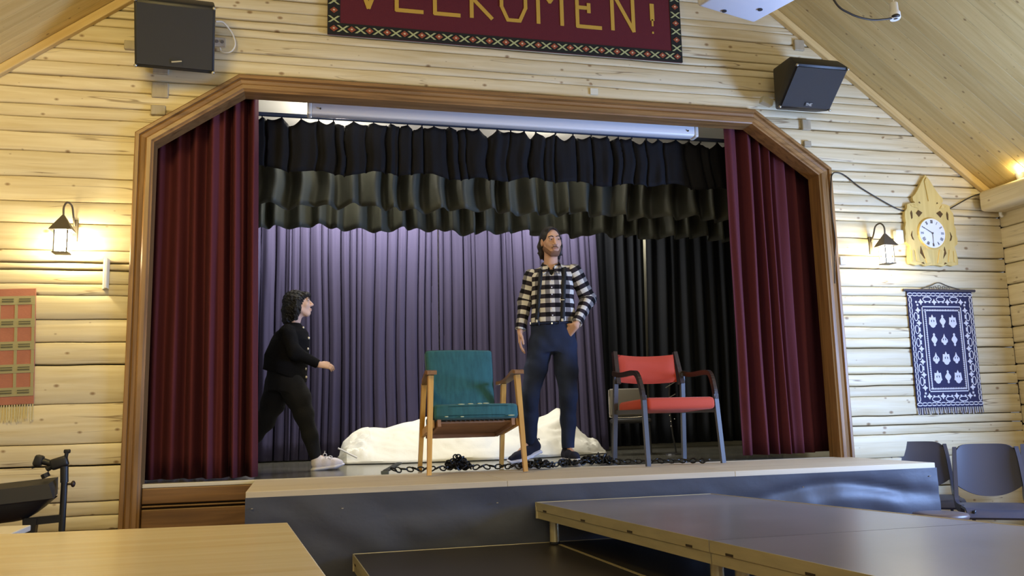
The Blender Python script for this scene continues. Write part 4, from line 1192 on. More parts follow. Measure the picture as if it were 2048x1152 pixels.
def flower(mb, x, z, s, dx, dz):
    tpol(mb, [(x - s, z), (x - s * .35, z - s * .35), (x, z - s), (x + s * .35, z - s * .35), (x + s, z), (x + s * .35, z + s * .35), (x, z + s), (x - s * .35, z + s * .35)])
    for q_ in (-1, 1):
        tpol(mb, [(x + dz * q_ * s * 1.6 - s * .3, z + dx * q_ * s * 1.6 - s * .3), (x + dz * q_ * s * 1.6 + s * .3, z + dx * q_ * s * 1.6 - s * .3), (x + dz * q_ * s * 1.6 + s * .3, z + dx * q_ * s * 1.6 + s * .3), (x + dz * q_ * s * 1.6 - s * .3, z + dx * q_ * s * 1.6 + s * .3)])


for k in range(4):
    x = lerp(0.115, TW - 0.115, k / 3)
    for zc, d in ((0.085, 1), (TH - 0.085, -1)):
        flower(pat, x, zc, 0.026, 0, 1)
        if k < 3: ring(pat, x + 0.061, zc - d * 0.022, 0.042, 0.022, 0.007, 12)
for k in range(7):
    z = lerp(0.15, TH - 0.15, k / 6)
    for xc, d in ((0.083, 1), (TW - 0.083, -1)):
        flower(pat, xc, z, 0.026, 1, 0)
        if k < 6: ring(pat, xc - d * 0.022, z + 0.05, 0.020, 0.036, 0.007, 12)
pat.build('border_pattern', M_IVORY, tp, fix=False)
crown = [(0, -1.0), (.22, -.55), (.55, -.62), (.62, .1), (.7, .45), (.45, .62), (.35, .85), (0, 1.0)]
lozenge = [(0, -1.0), (.2, -.8), (.12, -.6), (.5, -.1), (.5, .1), (.12, .6), (.2, .8), (0, 1.0)]
heart = [(0, -.9), (.18, -.4), (.55, .0), (.55, .35), (.25, .55), (.2, .75), (0, .8)]
rows = [[crown, lozenge, crown], [lozenge, heart, lozenge], [heart, crown, heart], [crown, lozenge, crown]]
M_INK2 = M_NAVY
for r_, row in enumerate(rows):
    for c_, shp in enumerate(row):
        x = TW / 2 + (c_ - 1) * 0.092; z = TH * (0.262 + 0.160 * r_); s = 0.052
        full = [(x + a * s, z + b * s) for a, b in shp] + [(x - a * s, z + b * s) for a, b in reversed(shp[1:-1])]
        mb = MB(); tpol(mb, full); mo = mb.build('motif', M_IVORY, tp)
        if shp is not lozenge:
            mb = MB()
            for sg in (-1, 1): mb.prism([(x + sg * a * s, -(z + b * s)) for a, b in ((.12, -.25), (.30, -.05), (.18, .15))], PY - 0.0045, PY - 0.003)
            mb.build('motif_slit', M_INK2, mo, fix=False)
fr = MB(); _fr = random.Random(6)
for k in range(60):
    x = lerp(0.004, TW - 0.004, k / 59); d = _fr.uniform(-0.008, 0.008)
    fr.bar((x, 0, -TH), (x + d, -0.003, -TH - _fr.uniform(0.042, 0.056)), (0.005, 0.003), mi=k % 2)
tag(fr.build('fringe', [M_IVORY, M_NAVY], tp, fix=False), kind='stuff')

# left hanging: pink red fields between grey green bands
M_PINK = mat('faded_red_weave', S(172, 112, 90), 0.9, bump=((60, 60, 400), 0.2), var=((9, 9, 9), 0.10))
M_SAGE = mat('sage_weave', S(160, 153, 112), 0.9, bump=((60, 60, 400), 0.2))
M_OLIVE = mat('olive_dark_weave', S(100, 96, 70), 0.9)
HWd, HHt = 0.62, 0.695
hl = empty('wall_hanging', (-3.03, -0.012, 1.932), math.radians(0), 'faded red and green striped woven hanging at the left edge', 'tapestry')
hl.rotation_euler = (0, math.radians(-2.0), 0)
MB().bbox((-HWd / 2, 0, -HHt / 2), (HWd, 0.008, HHt), 0.002, 1).build('cloth', M_PINK, hl)
bm1 = MB().box((0, 0, 0), (HWd - 0.004, 0.004, 0.052)).mesh('woven_band'); bm1.materials.append(M_SAGE)
bm2 = MB().box((0, 0, 0), (0.016, 0.003, 0.085)).mesh('woven_stripe'); bm2.materials.append(M_SAGE)
bm3 = MB().box((0, 0, -0.006), (0.064, 0.003, 0.009)).box((0, 0, 0.008), (0.064, 0.003, 0.006)).mesh('woven_bar'); bm3.materials.append(M_OLIVE)
for k in range(5):
    zc = -0.072 - k * 0.137
    put('woven_band', bm1, hl, (-HWd / 2, -0.005, zc))
    for j in range(6): put('woven_bar', bm3, hl, (-0.058 - j * 0.093, -0.008, zc))
    if k < 4:
        for j in range(7): put('woven_stripe', bm2, hl, (-0.012 - j * 0.093, -0.0045, zc - 0.068))
fr = MB()
for k in range(44):
    x = -0.006 - k * 0.014
    fr.bar((x, 0, -HHt), (x + _fr.uniform(-.006, .006), -0.003, -HHt - _fr.uniform(.085, .105)), (0.006, 0.004))
tag(fr.build('fringe', mat('linen_fringe', S(206, 192, 140), 0.9), hl, fix=False), kind='stuff')

# ================================================================== small wall things
wb = empty('wall_heater_box', (-2.648, -0.004, 2.025), 0, 'narrow cream upright box on the left wall near the stage frame', 'box')
bx_ = MB(); bx_.prism([(-0.075, 0.0), (0.0, 0.0), (0.0, -0.06), (-0.012, -0.062)], -0.092, 0.092, 'z'); bx_.v = [(-y * 0.55 - 0.02 if False else x * 0.5 + 0.022, y, z) for x, y, z in bx_.v]
bx_.build('case', M_CREAM, wb)
MB().bbox((0.012, -0.064, 0.0), (0.016, 0.006, 0.188), 0.002).build('front_edge', M_WPLASTIC, wb)
t1 = empty('thermostat', (3.067, -0.004, 2.412), 0, 'small white box on the wall between lantern and clock', 'box')
MB().bbox((0, -0.02, 0), (0.066, 0.04, 0.106), 0.006).build('case', M_WPLASTIC, t1); MB().lathe([(0.012, -0.044), (0.014, -0.038)], 14, (0, 0, -0.02), 'y').build('dial', M_CREAM, t1)
t2 = empty('sensor_box', (2.548, -0.004, 2.212), 0, 'small white box on the wall beside the right frame post', 'box')
MB().bbox((0, -0.02, 0), (0.062, 0.04, 0.066), 0.008).build('case', M_WPLASTIC, t2); MB().box((0, -0.0415, 0.01), (0.03, 0.003, 0.012)).build('window', M_CREAM, t2)
tag(MB().tube(spline([(2.442, -0.060, 2.03), (2.455, -0.062, 2.209), (2.475, -0.062, 2.365), (2.462, -0.062, 2.599), (2.478, -0.06, 2.80), (2.498, -0.055, 2.88), (2.566, -0.02, 2.912), (2.644, -0.012, 2.892), (2.769, -0.012, 2.803), (2.983, -0.012, 2.690), (3.114, -0.012, 2.634), (3.19, -0.016, 2.628)], 8), 0.005, 7).build('wall_cable', M_CABLE, None, smooth=60), 'thin black cable running from the frame post to the clock', 'cable')
tag(MB().tube(spline([(3.57, -0.016, 2.655), (3.62, -0.012, 2.680), (3.785, -0.012, 2.762), (3.87, -0.02, 2.79), (3.93, -0.03, 2.803)], 8), 0.005, 7).build('wall_cable', M_CABLE, None, smooth=60), 'thin black cable running from the clock up to the beam', 'cable')
tag(MB().tube(spline([(4.03, -0.06, 2.60), (4.01, -0.065, 2.615), (4.02, -0.065, 2.66), (4.035, -0.06, 2.70)], 6), 0.012, 8).build('cable_hook', M_WPLASTIC, None, smooth=60), 'white hook in the corner under the log beam', 'hook')
# ================================================================== black stand at the left
eq = empty('equipment_stand', (-2.70, -0.50, 0), 0, 'black equipment trough on a pole stand with clamp at lower left', 'stand')
MB().tube([(0, 0, 0.02), (0.0, 0, 0.80)], 0.017, 12).build('pole', M_BLACK, eq, smooth=50)
MB().tube([(0, 0, 0.80), (-0.004, 0, 0.885)], 0.021, 12).build('pole_collar', M_BLACK, eq, smooth=50)
for k in range(3):
    a = 2 * PI * k / 3 + 0.4
    MB().bar((0, 0, 0.22), (0.24 * math.cos(a), 0.24 * math.sin(a), 0.012), (0.022, 0.022)).build('leg', M_BLACK, eq)
kb = MB(); kb.tube([(0.015, 0, 0.79), (0.038, 0, 0.79)], 0.006, 8); kb.sphere((0.044, 0, 0.79), (0.012, 0.018, 0.018), 10, 6); kb.build('clamp_knob', mat('brown_knob', S(48, 34, 28), 0.5), eq, smooth=60)
ch = empty('clamp_head', (0, 0, 0)); ch.parent = eq
h = MB(); h.bbox((-0.03, 0, 0.905), (0.09, 0.045, 0.06), 0.015, 3, M=ry(-0.3)); h.tube([(-0.05, 0, 0.895), (-0.135, 0, 0.925)], 0.018, 10); h.bbox((-0.132, 0, 0.920), (0.045, 0.05, 0.06), 0.012, 2, M=ry(0.3)); h.build('clamp_jaw', M_BLACK, ch, smooth=40)
h = MB(); h.tube([(0.0, 0, 0.925), (0.005, 0, 0.962)], 0.010, 8); h.bbox((0.006, 0, 0.965), (0.034, 0.018, 0.022), 0.006, 2); h.build('wing_bolt', M_BLACK, ch, smooth=40)
h = MB(); h.tube([(-0.125, 0, 0.90), (-0.165, 0, 0.885)], 0.008, 8); h.tube([(-0.10, 0, 0.85), (-0.09, 0, 0.83)], 0.022, 8); h.tube([(-0.09, 0, 0.87), (-0.05, 0, 0.90)], 0.014, 8); h.build('clamp_lever', M_BLACK, ch, smooth=40)
# trough: sloping lid over a rounded pan
tr = MB(); prof = [(0.16, 0.825), (-0.14, 0.80), (-0.16, 0.725), (-0.15, 0.72), (0.17, 0.735)]
n = len(prof)
for x, dz, sh in ((-0.95, -0.075, 0), (-0.055, 0.0, 0.02)):
    for i, (y, z) in enumerate(prof): tr.v.append((x + (0.028 if (sh and i in (2, 3)) else 0), y * 0.6, z + dz))
tr.f += [tuple(range(n)), tuple(range(2 * n - 1, n - 1, -1))] + [(i, n + i, n + (i + 1) % n, (i + 1) % n) for i in range(n)]; tr.mi += [0] * (n + 2)
tr.build('lid', mat('charcoal_cover', S(44, 44, 46), 0.6), eq)
def pan(u, v):
    a = PI * v; e = 1 - 0.9 * max(0, (u - 0.80) / 0.20) ** 2
    return (lerp(-0.95, -0.05, u), -0.085 * math.cos(a), 0.725 - 0.075 * (1 - u) - 0.105 * e * math.sin(a))
MB().grid(pan, 24, 14).build('pan', M_BLACK, eq, smooth=60)
MB().bar((-0.19, 0, 0.600), (0.0, 0, 0.612), (0.03, 0.04)).build('support_arm', M_BLACK, eq)
MB().bar((-0.15, 0, 0.62), (-0.19, 0, 0.02), (0.06, 0.05), (0.05, 0.05), up=(0, 1, 0)).build('support_leg', M_BLACK, eq)

# ================================================================== grey plastic shell chairs at the right
M_SHELL = mat('charcoal_plastic', S(62, 60, 70), 0.38, spec=0.5, bump=((500, 500, 500), 0.08))
M_TUBE = mat('dark_tube', S(40, 40, 44), 0.4, metal=0.5)


def shell_chair(label, x, y, rz, sc=1.0):
    e = empty('shell_chair', (x, y, 0), rz, label, 'chair', 'grey plastic shell chairs by the right wall')
    # one-piece shell: seat pan, open slot, backrest carried by two side posts (thick closed grid pieces)
    def thick(fn, nu, nv, t, name, par):
        mb = MB(); P0 = [[Vector(fn(i / nu, j / nv)) for i in range(nu + 1)] for j in range(nv + 1)]
        nr = []
        for j in range(nv + 1):
            row = []
            for i in range(nu + 1):
                du = P0[j][min(i + 1, nu)] - P0[j][max(i - 1, 0)]; dv = P0[min(j + 1, nv)][i] - P0[max(j - 1, 0)][i]
                nn = du.cross(dv); row.append(nn.normalized() if nn.length > 1e-9 else Vector((0, 0, 1)))
            nr.append(row)
        W_ = nu + 1; O_ = W_ * (nv + 1)
        for s in (0.5, -0.5):
            for j in range(nv + 1):
                for i in range(nu + 1): mb.v.append(tuple(P0[j][i] + nr[j][i] * t * s))
        for j in range(nv):
            for i in range(nu):
                a = j * W_ + i; mb.f.append((a, a + 1, a + W_ + 1, a + W_)); mb.f.append((O_ + a, O_ + a + W_, O_ + a + W_ + 1, O_ + a + 1))
        for i in range(nu):
            for j in (0, nv):
                a = j * W_ + i; mb.f.append((a, a + 1, O_ + a + 1, O_ + a))
        for j in range(nv):
            for i in (0, nu):
                a = j * W_ + i; mb.f.append((a, a + W_, O_ + a + W_, O_ + a))
        mb.mi = [0] * len(mb.f)
        return mb.build(name, M_SHELL, par, smooth=50)
    def seat(u, v):
        xx = (u - .5) * 0.43; yy = lerp(-0.22, 0.20, v)
        return (xx, yy, 0.445 - 0.02 * (1 - (2 * u - 1) ** 2) * math.sin(PI * v) - 0.05 * max(0, (0.25 - v) / 0.25) ** 2)
    thick(seat, 12, 12, 0.016, 'seat', e)
    def back(u, v):
        hw = lerp(0.200, 0.185, v); k = 2 * u - 1
        zb = 0.565 - 0.075 * (1 - abs(k) ** 2.2); zt = 0.835 - 0.035 * abs(k) ** 7
        z = lerp(zb, zt, v)
        return (hw * k * (1 - 0.05 * (v > 0.97)), 0.20 + 0.05 * (z - 0.45) / 0.4 + 0.035 * (1 - k * k) , z)
    thick(back, 16, 12, 0.014, 'backrest', e)
    for s in (-1, 1):
        pts = spline([(s * 0.205, 0.03, 0.430), (s * 0.212, 0.14, 0.436), (s * 0.212, 0.195, 0.47), (s * 0.205, 0.208, 0.57), (s * 0.196, 0.225, 0.72), (s * 0.186, 0.245, 0.815)], 6)
        mb = MB(); m = len(pts)
        for i, p in enumerate(pts):
            t = (pts[min(i + 1, m - 1)] - pts[max(i - 1, 0)]).normalized(); n_ = Vector((0, -t.z, t.y)); wv = interp(i / (m - 1), [0, .4, .6, 1], [.024, .028, .020, .012])
            for a, b in ((-1, -1), (1, -1), (1, 1), (-1, 1)): mb.v.append(tuple(p + Vector((a * .012, 0, 0)) + n_ * b * wv))
        for i in range(m - 1):
            for k in range(4): mb.f.append((i * 4 + k, i * 4 + (k + 1) % 4, (i + 1) * 4 + (k + 1) % 4, (i + 1) * 4 + k)); mb.mi.append(0)
        mb.f += [(0, 1, 2, 3), tuple((m - 1) * 4 + k for k in (3, 2, 1, 0))]; mb.mi += [0, 0]
        mb.build('side_post', M_SHELL, e, smooth=50)
        MB().tube(spline([(s * 0.21, -0.22, 0.0), (s * 0.18, -0.19, 0.40), (s * 0.17, -0.15, 0.425), (s * 0.17, 0.14, 0.425), (s * 0.18, 0.18, 0.40), (s * 0.22, 0.25, 0.0)], 6), 0.011, 8).build('leg_frame', M_TUBE, e, smooth=50)
    return e


shell_chair('grey plastic chair half hidden behind the right end of the apron', 2.91, -0.27, math.radians(-30))
shell_chair('grey plastic chair with whole back showing, nearest the right edge of the riser', 2.90, -0.93, math.radians(-32))
shell_chair('grey plastic chair cut off by the right edge of the photo', 3.50, -0.88, math.radians(-34))
sl = empty('stool', (2.26, -1.17, 0), 0, 'stool with flat brown seat in front of the grey chairs', 'stool')
MB().lathe([(0.12, 0.425), (0.15, 0.43), (0.158, 0.448), (0.15, 0.462), (0.10, 0.468)], 24).build('seat', mat('brown_seat', S(92, 76, 70), 0.4), sl, smooth=60)
for k in range(4):
    a = PI / 4 + k * PI / 2; MB().tube([(0.16 * math.cos(a), 0.16 * math.sin(a), 0), (0.11 * math.cos(a), 0.11 * math.sin(a), 0.43)], 0.011, 8).build('leg', M_TUBE, sl, smooth=50)
# ================================================================== people: implicit surfaces meshed with surface nets
class Field:
    def __init__(s, lo, hi, h):
        s.o = np.array(lo, float); s.h = h
        s.n = np.ceil((np.array(hi) - s.o) / h).astype(int) + 1
        s.D = np.full(tuple(s.n), 1.0, np.float32)

    def region(s, lo, hi, pad):
        a = np.clip(np.floor((np.array(lo) - pad - s.o) / s.h).astype(int), 0, s.n - 1)
        b = np.clip(np.ceil((np.array(hi) + pad - s.o) / s.h).astype(int) + 1, 1, s.n)
        sl = tuple(slice(i, j) for i, j in zip(a, b))
        X, Y, Z = np.ogrid[a[0]:b[0], a[1]:b[1], a[2]:b[2]]
        return sl, (s.o[0] + X * s.h).astype(np.float32), (s.o[1] + Y * s.h).astype(np.float32), (s.o[2] + Z * s.h).astype(np.float32)

    def put(s, sl, d, k, op='add'):
        a = s.D[sl]
        if op == 'add':
            if k <= 0: s.D[sl] = np.minimum(a, d); return
            h = np.clip(0.5 + 0.5 * (d - a) / k, 0, 1); s.D[sl] = d + (a - d) * h - k * h * (1 - h)
        else:           # subtract
            d = -d; k = max(k, 1e-4)
            h = np.clip(0.5 - 0.5 * (d - a) / k, 0, 1); s.D[sl] = d + (a - d) * h + k * h * (1 - h)

    def cone(s, a, b, ra, rb, k=0.01, flat=None, op='add'):
        a = np.array(a, float); b = np.array(b, float); r = max(ra, rb)
        sl, X, Y, Z = s.region(np.minimum(a, b) - r, np.maximum(a, b) + r, 0.03 + k)
        d = b - a; L = max(d @ d, 1e-9)
        t = np.clip(((X - a[0]) * d[0] + (Y - a[1]) * d[1] + (Z - a[2]) * d[2]) / L, 0, 1)
        qx, qy, qz = X - a[0] - t * d[0], Y - a[1] - t * d[1], Z - a[2] - t * d[2]
        if flat is not None:
            n, f = np.array(flat[0], float), flat[1]; n /= np.linalg.norm(n)
            c = (qx * n[0] + qy * n[1] + qz * n[2]) * (1 / f - 1); qx, qy, qz = qx + n[0] * c, qy + n[1] * c, qz + n[2] * c
        s.put(sl, (np.sqrt(qx * qx + qy * qy + qz * qz) - (ra + (rb - ra) * t)).astype(np.float32), k, op)

    def chain(s, pts, rs, k=0.01, flat=None):
        for i in range(len(pts) - 1): s.cone(pts[i], pts[i + 1], rs[i], rs[i + 1], k, flat)

    def ell(s, c, r, k=0.01, R=None, op='add'):
        c = np.array(c, float); r = np.array(r, float); m = r.max()
        sl, X, Y, Z = s.region(c - m, c + m, 0.03 + k)
        x, y, z = X - c[0], Y - c[1], Z - c[2]
        if R is not None:
            R = np.array(R); x, y, z = (R[0, 0] * x + R[1, 0] * y + R[2, 0] * z, R[0, 1] * x + R[1, 1] * y + R[2, 1] * z, R[0, 2] * x + R[1, 2] * y + R[2, 2] * z)
        k0 = np.sqrt((x / r[0]) ** 2 + (y / r[1]) ** 2 + (z / r[2]) ** 2)
        k1 = np.sqrt((x / r[0] ** 2) ** 2 + (y / r[1] ** 2) ** 2 + (z / r[2] ** 2) ** 2)
        s.put(sl, (k0 * (k0 - 1) / np.maximum(k1, 1e-6)).astype(np.float32), k, op)

    def loft(s, sec, k=0.02):
        sec = sorted(sec); A = np.array(sec)
        m = A[:, 3:].max(); lo = (A[:, 1].min() - m, A[:, 2].min() - m, A[0, 0]); hi = (A[:, 1].max() + m, A[:, 2].max() + m, A[-1, 0])
        sl, X, Y, Z = s.region(lo, hi, 0.04)
        cx, cy, rx_, ry_ = (np.interp(Z, A[:, 0], A[:, i]) for i in (1, 2, 3, 4))
        d = (np.sqrt(((X - cx) / rx_) ** 2 + ((Y - cy) / ry_) ** 2) - 1) * np.minimum(rx_, ry_)
        d = np.maximum(d, np.maximum(Z - A[-1, 0], A[0, 0] - Z))
        s.put(sl, d.astype(np.float32), k)

    def cut(s, fn):
        """keep only where fn(X,Y,Z) < 0"""
        sl, X, Y, Z = s.region(s.o, s.o + s.n * s.h, 0); s.D = np.maximum(s.D, fn(X, Y, Z).astype(np.float32))

    def wrinkle(s, amp, sx, sy, sz, ph=0.0):
        sl, X, Y, Z = s.region(s.o, s.o + s.n * s.h, 0)
        s.D = s.D + (amp * (np.sin(X * sx + Z * sz + 1.3 * np.sin(Z * sz * .6 + ph) + ph) * np.sin(Y * sy + Z * sz * .8 + 2 * np.sin(X * sx * .4) + ph))).astype(np.float32)

    def front(s, x, z):
        i = int(round((x - s.o[0]) / s.h)); k = int(round((z - s.o[2]) / s.h))
        col = s.D[i, :, k] < 0
        return s.o[1] + s.h * (np.argmax(col) - 0.5) if col.any() else None

    def mesh(s, name):
        D = s.D; n = D.shape; neg = D < 0
        c = [neg[i:n[0] - 1 + i, j:n[1] - 1 + j, k:n[2] - 1 + k] for i in (0, 1) for j in (0, 1) for k in (0, 1)]
        a_ = c[0].copy(); o_ = c[0].copy()
        for q in c[1:]: a_ &= q; o_ |= q
        I, J, K = np.nonzero(o_ & ~a_)
        V = np.stack([D[I + i, J + j, K + k] for i in (0, 1) for j in (0, 1) for k in (0, 1)], 1)
        cor = np.array([(i, j, k) for i in (0, 1) for j in (0, 1) for k in (0, 1)], float)
        P = np.zeros((len(I), 3)); cnt = np.zeros(len(I))
        for p in range(8):
            for q in range(p + 1, 8):
                if np.abs(cor[p] - cor[q]).sum() == 1:
                    m = (V[:, p] < 0) != (V[:, q] < 0); t = np.where(m, V[:, p] / np.where(m, V[:, p] - V[:, q], 1), 0)
                    P += np.where(m[:, None], cor[p] + t[:, None] * (cor[q] - cor[p]), 0); cnt += m
        P = P / cnt[:, None] + np.stack([I, J, K], 1)
        P = s.o + P * s.h
        idx = np.full((n[0] - 1, n[1] - 1, n[2] - 1), -1, np.int32); idx[I, J, K] = np.arange(len(I))
        F = []
        for ax in range(3):
            sa = [slice(None)] * 3; sb = [slice(None)] * 3; sa[ax] = slice(0, -1); sb[ax] = slice(1, None)
            A, B_ = neg[tuple(sa)], neg[tuple(sb)]
            E = np.argwhere(A != B_); u, v = (ax + 1) % 3, (ax + 2) % 3
            ok = (E[:, u] > 0) & (E[:, v] > 0) & (E[:, u] < n[u] - 1) & (E[:, v] < n[v] - 1); E = E[ok]
            flip = A[tuple(E.T)]
            def g(du, dv):
                q = E.copy(); q[:, u] += du; q[:, v] += dv; return idx[tuple(q.T)]
            Q = np.stack([g(-1, -1), g(0, -1), g(0, 0), g(-1, 0)], 1)
            Q[~flip] = Q[~flip][:, ::-1]
            F.append(Q)
        F = np.concatenate(F); F = F[(F >= 0).all(1)]
        me = bpy.data.meshes.new(name)
        me.vertices.add(len(P)); me.vertices.foreach_set('co', P.astype(np.float32).ravel())
        me.loops.add(len(F) * 4); me.loops.foreach_set('vertex_index', F.astype(np.int32).ravel())
        me.polygons.add(len(F)); me.polygons.foreach_set('loop_start', np.arange(0, len(F) * 4, 4, dtype=np.int32))
        me.update(calc_edges=True); me.validate()
        me.polygons.foreach_set('use_smooth', [True] * len(me.polygons))
        return me, P

    def build(s, name, m, parent=None):
        me, P = s.mesh(name); o = link(name, me, m, parent); return o, P


def set_uv(o, uv):
    at = o.data.attributes.new('weave', 'FLOAT_VECTOR', 'POINT')
    d = np.zeros((len(uv), 3), np.float32); d[:, :2] = uv; at.data.foreach_set('vector', d.ravel())


def limb_uv(P, J):
    J = [np.array(j, float) for j in J]; best = np.full(len(P), 1e9); uv = np.zeros((len(P), 2)); acc = 0
    for a, b in zip(J[:-1], J[1:]):
        d = b - a; L = np.linalg.norm(d); d /= L; t = (P - a) @ d; tc_ = np.clip(t, 0, L)
        q = P - a - tc_[:, None] * d; ds = np.linalg.norm(q, axis=1)
        e1 = np.cross(d, (0, 1, 0)); e1 /= np.linalg.norm(e1); e2 = np.cross(d, e1)
        m = ds < best; best[m] = ds[m]
        uv[m, 0] = np.arctan2(q[m] @ e1, q[m] @ e2) * 0.055; uv[m, 1] = acc + t[m]; acc += L
    return uv


def hand(F, wrist, d, palm, thumb, curl=0.35, s=1.0, spread=0.0):
    w = np.array(wrist, float); d = np.array(d, float); d /= np.linalg.norm(d)
    p = np.array(palm, float); p -= d * (p @ d); p /= np.linalg.norm(p)
    t = np.cross(p, d); t *= np.sign(t @ np.array(thumb, float)) or 1
    for i, (o, L) in enumerate(((0.028, 0.070), (0.0095, 0.079), (-0.0095, 0.073), (-0.027, 0.058))):
        kn = w + d * 0.088 * s * (1 - 0.04 * abs(i - 1)) + t * o * s
        F.cone(w + t * o * 0.55 * s, kn, 0.0165 * s, 0.0115 * s, 0.012)
        dd = d + t * spread * o; a = kn
        for j, q in enumerate((0.45, 0.32, 0.25)):
            c = curl * (0.5 + 0.55 * j) * (1 + 0.12 * i); v = dd * math.cos(c) + p * math.sin(c)
            b = a + v * L * q * s * 1.15; F.cone(a, b, (0.0098 - 0.001 * j) * s, (0.009 - 0.001 * j) * s, 0.003); a = b
    a = w + d * 0.022 * s + t * 0.022 * s; b = a + (d * 0.62 + t * 0.66 + p * 0.25) * 0.042 * s; c = b + (d * 0.9 + t * 0.30 + p * 0.22) * 0.034 * s; e = c + (d * 0.97 + t * 0.02 + p * 0.2) * 0.027 * s
    F.cone(a, b, 0.016 * s, 0.012 * s, 0.008); F.cone(b, c, 0.0112 * s, 0.0098 * s, 0.003); F.cone(c, e, 0.0098 * s, 0.0082 * s, 0.003)


def head(F, o, R, s, neck, neck_r):
    R = np.array(R); o = np.array(o, float)
    def H(*p): return o + R @ (np.array(p) * s)
    F.ell(H(0, .018, .030), np.array((.074, .093, .086)) * s, 0.01, R)
    F.ell(H(0, -.022, -.030), np.array((.061, .070, .082)) * s, 0.03 * s, R)
    F.ell(H(0, -.058, -.094), np.array((.030, .028, .022)) * s, 0.025 * s, R)
    for q in (-1, 1):
        F.ell(H(q * .036, -.062, -.022), np.array((.024, .020, .022)) * s, 0.02 * s, R)
        F.cone(H(q * .055, -.005, -.055), H(q * .022, -.055, -.100), .020 * s, .018 * s, 0.02 * s)
    F.ell(H(0, -.080, .034), np.array((.052, .016, .014)) * s, 0.015 * s, R)
    for q in (-1, 1): F.ell(H(q * .031, -.099, .012), np.array((.019, .014, .012)) * s, 0.010 * s, R, 'sub')
    for q in (-1, 1):
        F.ell(H(q * .031, -.083, .0215), np.array((.018, .010, .0062)) * s, 0.004 * s, R)
        F.ell(H(q * .031, -.082, .0020), np.array((.017, .009, .0050)) * s, 0.004 * s, R)
    F.cone(H(0, -.088, .018), H(0, -.112, -.026), .0085 * s, .0120 * s, 0.010 * s)
    for q in (-1, 1): F.ell(H(q * .013, -.099, -.031), np.array((.009, .010, .008)) * s, 0.006 * s, R)
    F.ell(H(0, -.091, -.062), np.array((.025, .010, .0065)) * s, 0.006 * s, R)
    F.ell(H(0, -.089, -.075), np.array((.021, .010, .0070)) * s, 0.006 * s, R)
    F.ell(H(0, -.102, -.0685), np.array((.024, .008, .0022)) * s, 0.003 * s, R, 'sub')
    for q in (-1, 1):
        F.ell(H(q * .078, .012, -.002), np.array((.010, .020, .031)) * s, 0.006 * s, R)
        F.ell(H(q * .088, .006, .002), np.array((.008, .010, .018)) * s, 0.004 * s, R, 'sub')
    F.cone(H(0, .022, -.055), neck, neck_r * 0.95, neck_r, 0.03 * s)
    return H


def eyes(H, s, parent, m_white, m_iris, look=(0.004, 0, 0)):
    for q in (-1, 1):
        mb = MB().sphere(H(q * .031, -.0765, .012), 0.0105 * s, 14, 10)
        mb.sphere(H(q * .031 + look[0], -.0800, .0115), 0.0080 * s, 10, 8, mi=1)
        mb.build('eye', [m_white, m_iris], parent, smooth=80)


M_SKIN = mat('skin', S(216, 170, 142), 0.55, spec=0.35, var=((14, 14, 14), 0.06))
M_SKIN.node_tree.nodes['Principled BSDF'].inputs['Subsurface Weight'].default_value = 0.08
M_SKIN.node_tree.nodes['Principled BSDF'].inputs['Subsurface Radius'].default_value = (0.01, 0.004, 0.002)
M_SKIN2 = mat('fair_skin', S(226, 188, 166), 0.55, spec=0.35)
M_HAIR = mat('dark_brown_hair', S(34, 26, 24), 0.45, spec=0.5, bump=((240, 240, 30), 0.7))
M_BEARD = mat('beard_brown', S(138, 100, 76), 0.7, bump=((400, 400, 400), 0.6))
M_HAIRB = mat('black_hair', S(16, 15, 17), 0.42, spec=0.5, bump=((160, 160, 160), 0.8))
M_EYEW = mat('eye_white', S(186, 172, 160), 0.3)
M_IRIS = mat('iris_dark', S(40, 34, 30), 0.2)
M_LIP = mat('lip_tint', S(178, 116, 100), 0.5)
M_JEANS = mat('dark_jeans', S(44, 52, 74), 0.85, spec=0.2, var=((7, 7, 4), 0.28), bump=((500, 500, 300), 0.3))
M_SHOE = mat('navy_knit', S(26, 28, 48), 0.85, bump=((700, 700, 700), 0.4))
M_SOLE = mat('white_sole', S(232, 230, 236), 0.5)
M_BAND = mat('black_elastic', S(18, 18, 20), 0.7)
M_TEE = mat('black_tshirt', S(20, 20, 22), 0.85)

# buffalo check driven by the weave attribute
M_PLAID, nt, b = newmat('check_flannel'); L = nt.links
b.inputs['Roughness'].default_value = 0.9; b.inputs['Specular IOR Level'].default_value = 0.2
at = N(nt, 'ShaderNodeAttribute', attribute_name='weave'); sp = N(nt, 'ShaderNodeSeparateXYZ'); L.new(at.outputs['Vector'], sp.inputs[0])


def half_of(sock, period, off):
    a = N(nt, 'ShaderNodeMath', operation='MULTIPLY_ADD'); a.inputs[1].default_value = 1 / period; a.inputs[2].default_value = off; L.new(sock, a.inputs[0])
    f_ = N(nt, 'ShaderNodeMath', operation='FRACT'); L.new(a.outputs[0], f_.inputs[0])
    g = N(nt, 'ShaderNodeMath', operation='GREATER_THAN'); g.inputs[1].default_value = 0.5; L.new(f_.outputs[0], g.inputs[0]); return g.outputs[0]


hu = half_of(sp.outputs['X'], 0.104, 10.25); hv = half_of(sp.outputs['Y'], 0.072, 10.0)
def mixc(fac, c1, c2):
    m_ = N(nt, 'ShaderNodeMix', data_type='RGBA'); L.new(fac, m_.inputs[0])
    for i_, c_ in ((6, c1), (7, c2)):
        if isinstance(c_, tuple): m_.inputs[i_].default_value = (*c_, 1)
        else: L.new(c_, m_.inputs[i_])
    return m_.outputs[2]
light = mixc(hu, S(226, 222, 212), S(128, 124, 124)); dark = mixc(hu, S(52, 46, 52), S(20, 18, 22))
L.new(mixc(hv, light, dark), b.inputs['Base Color'])

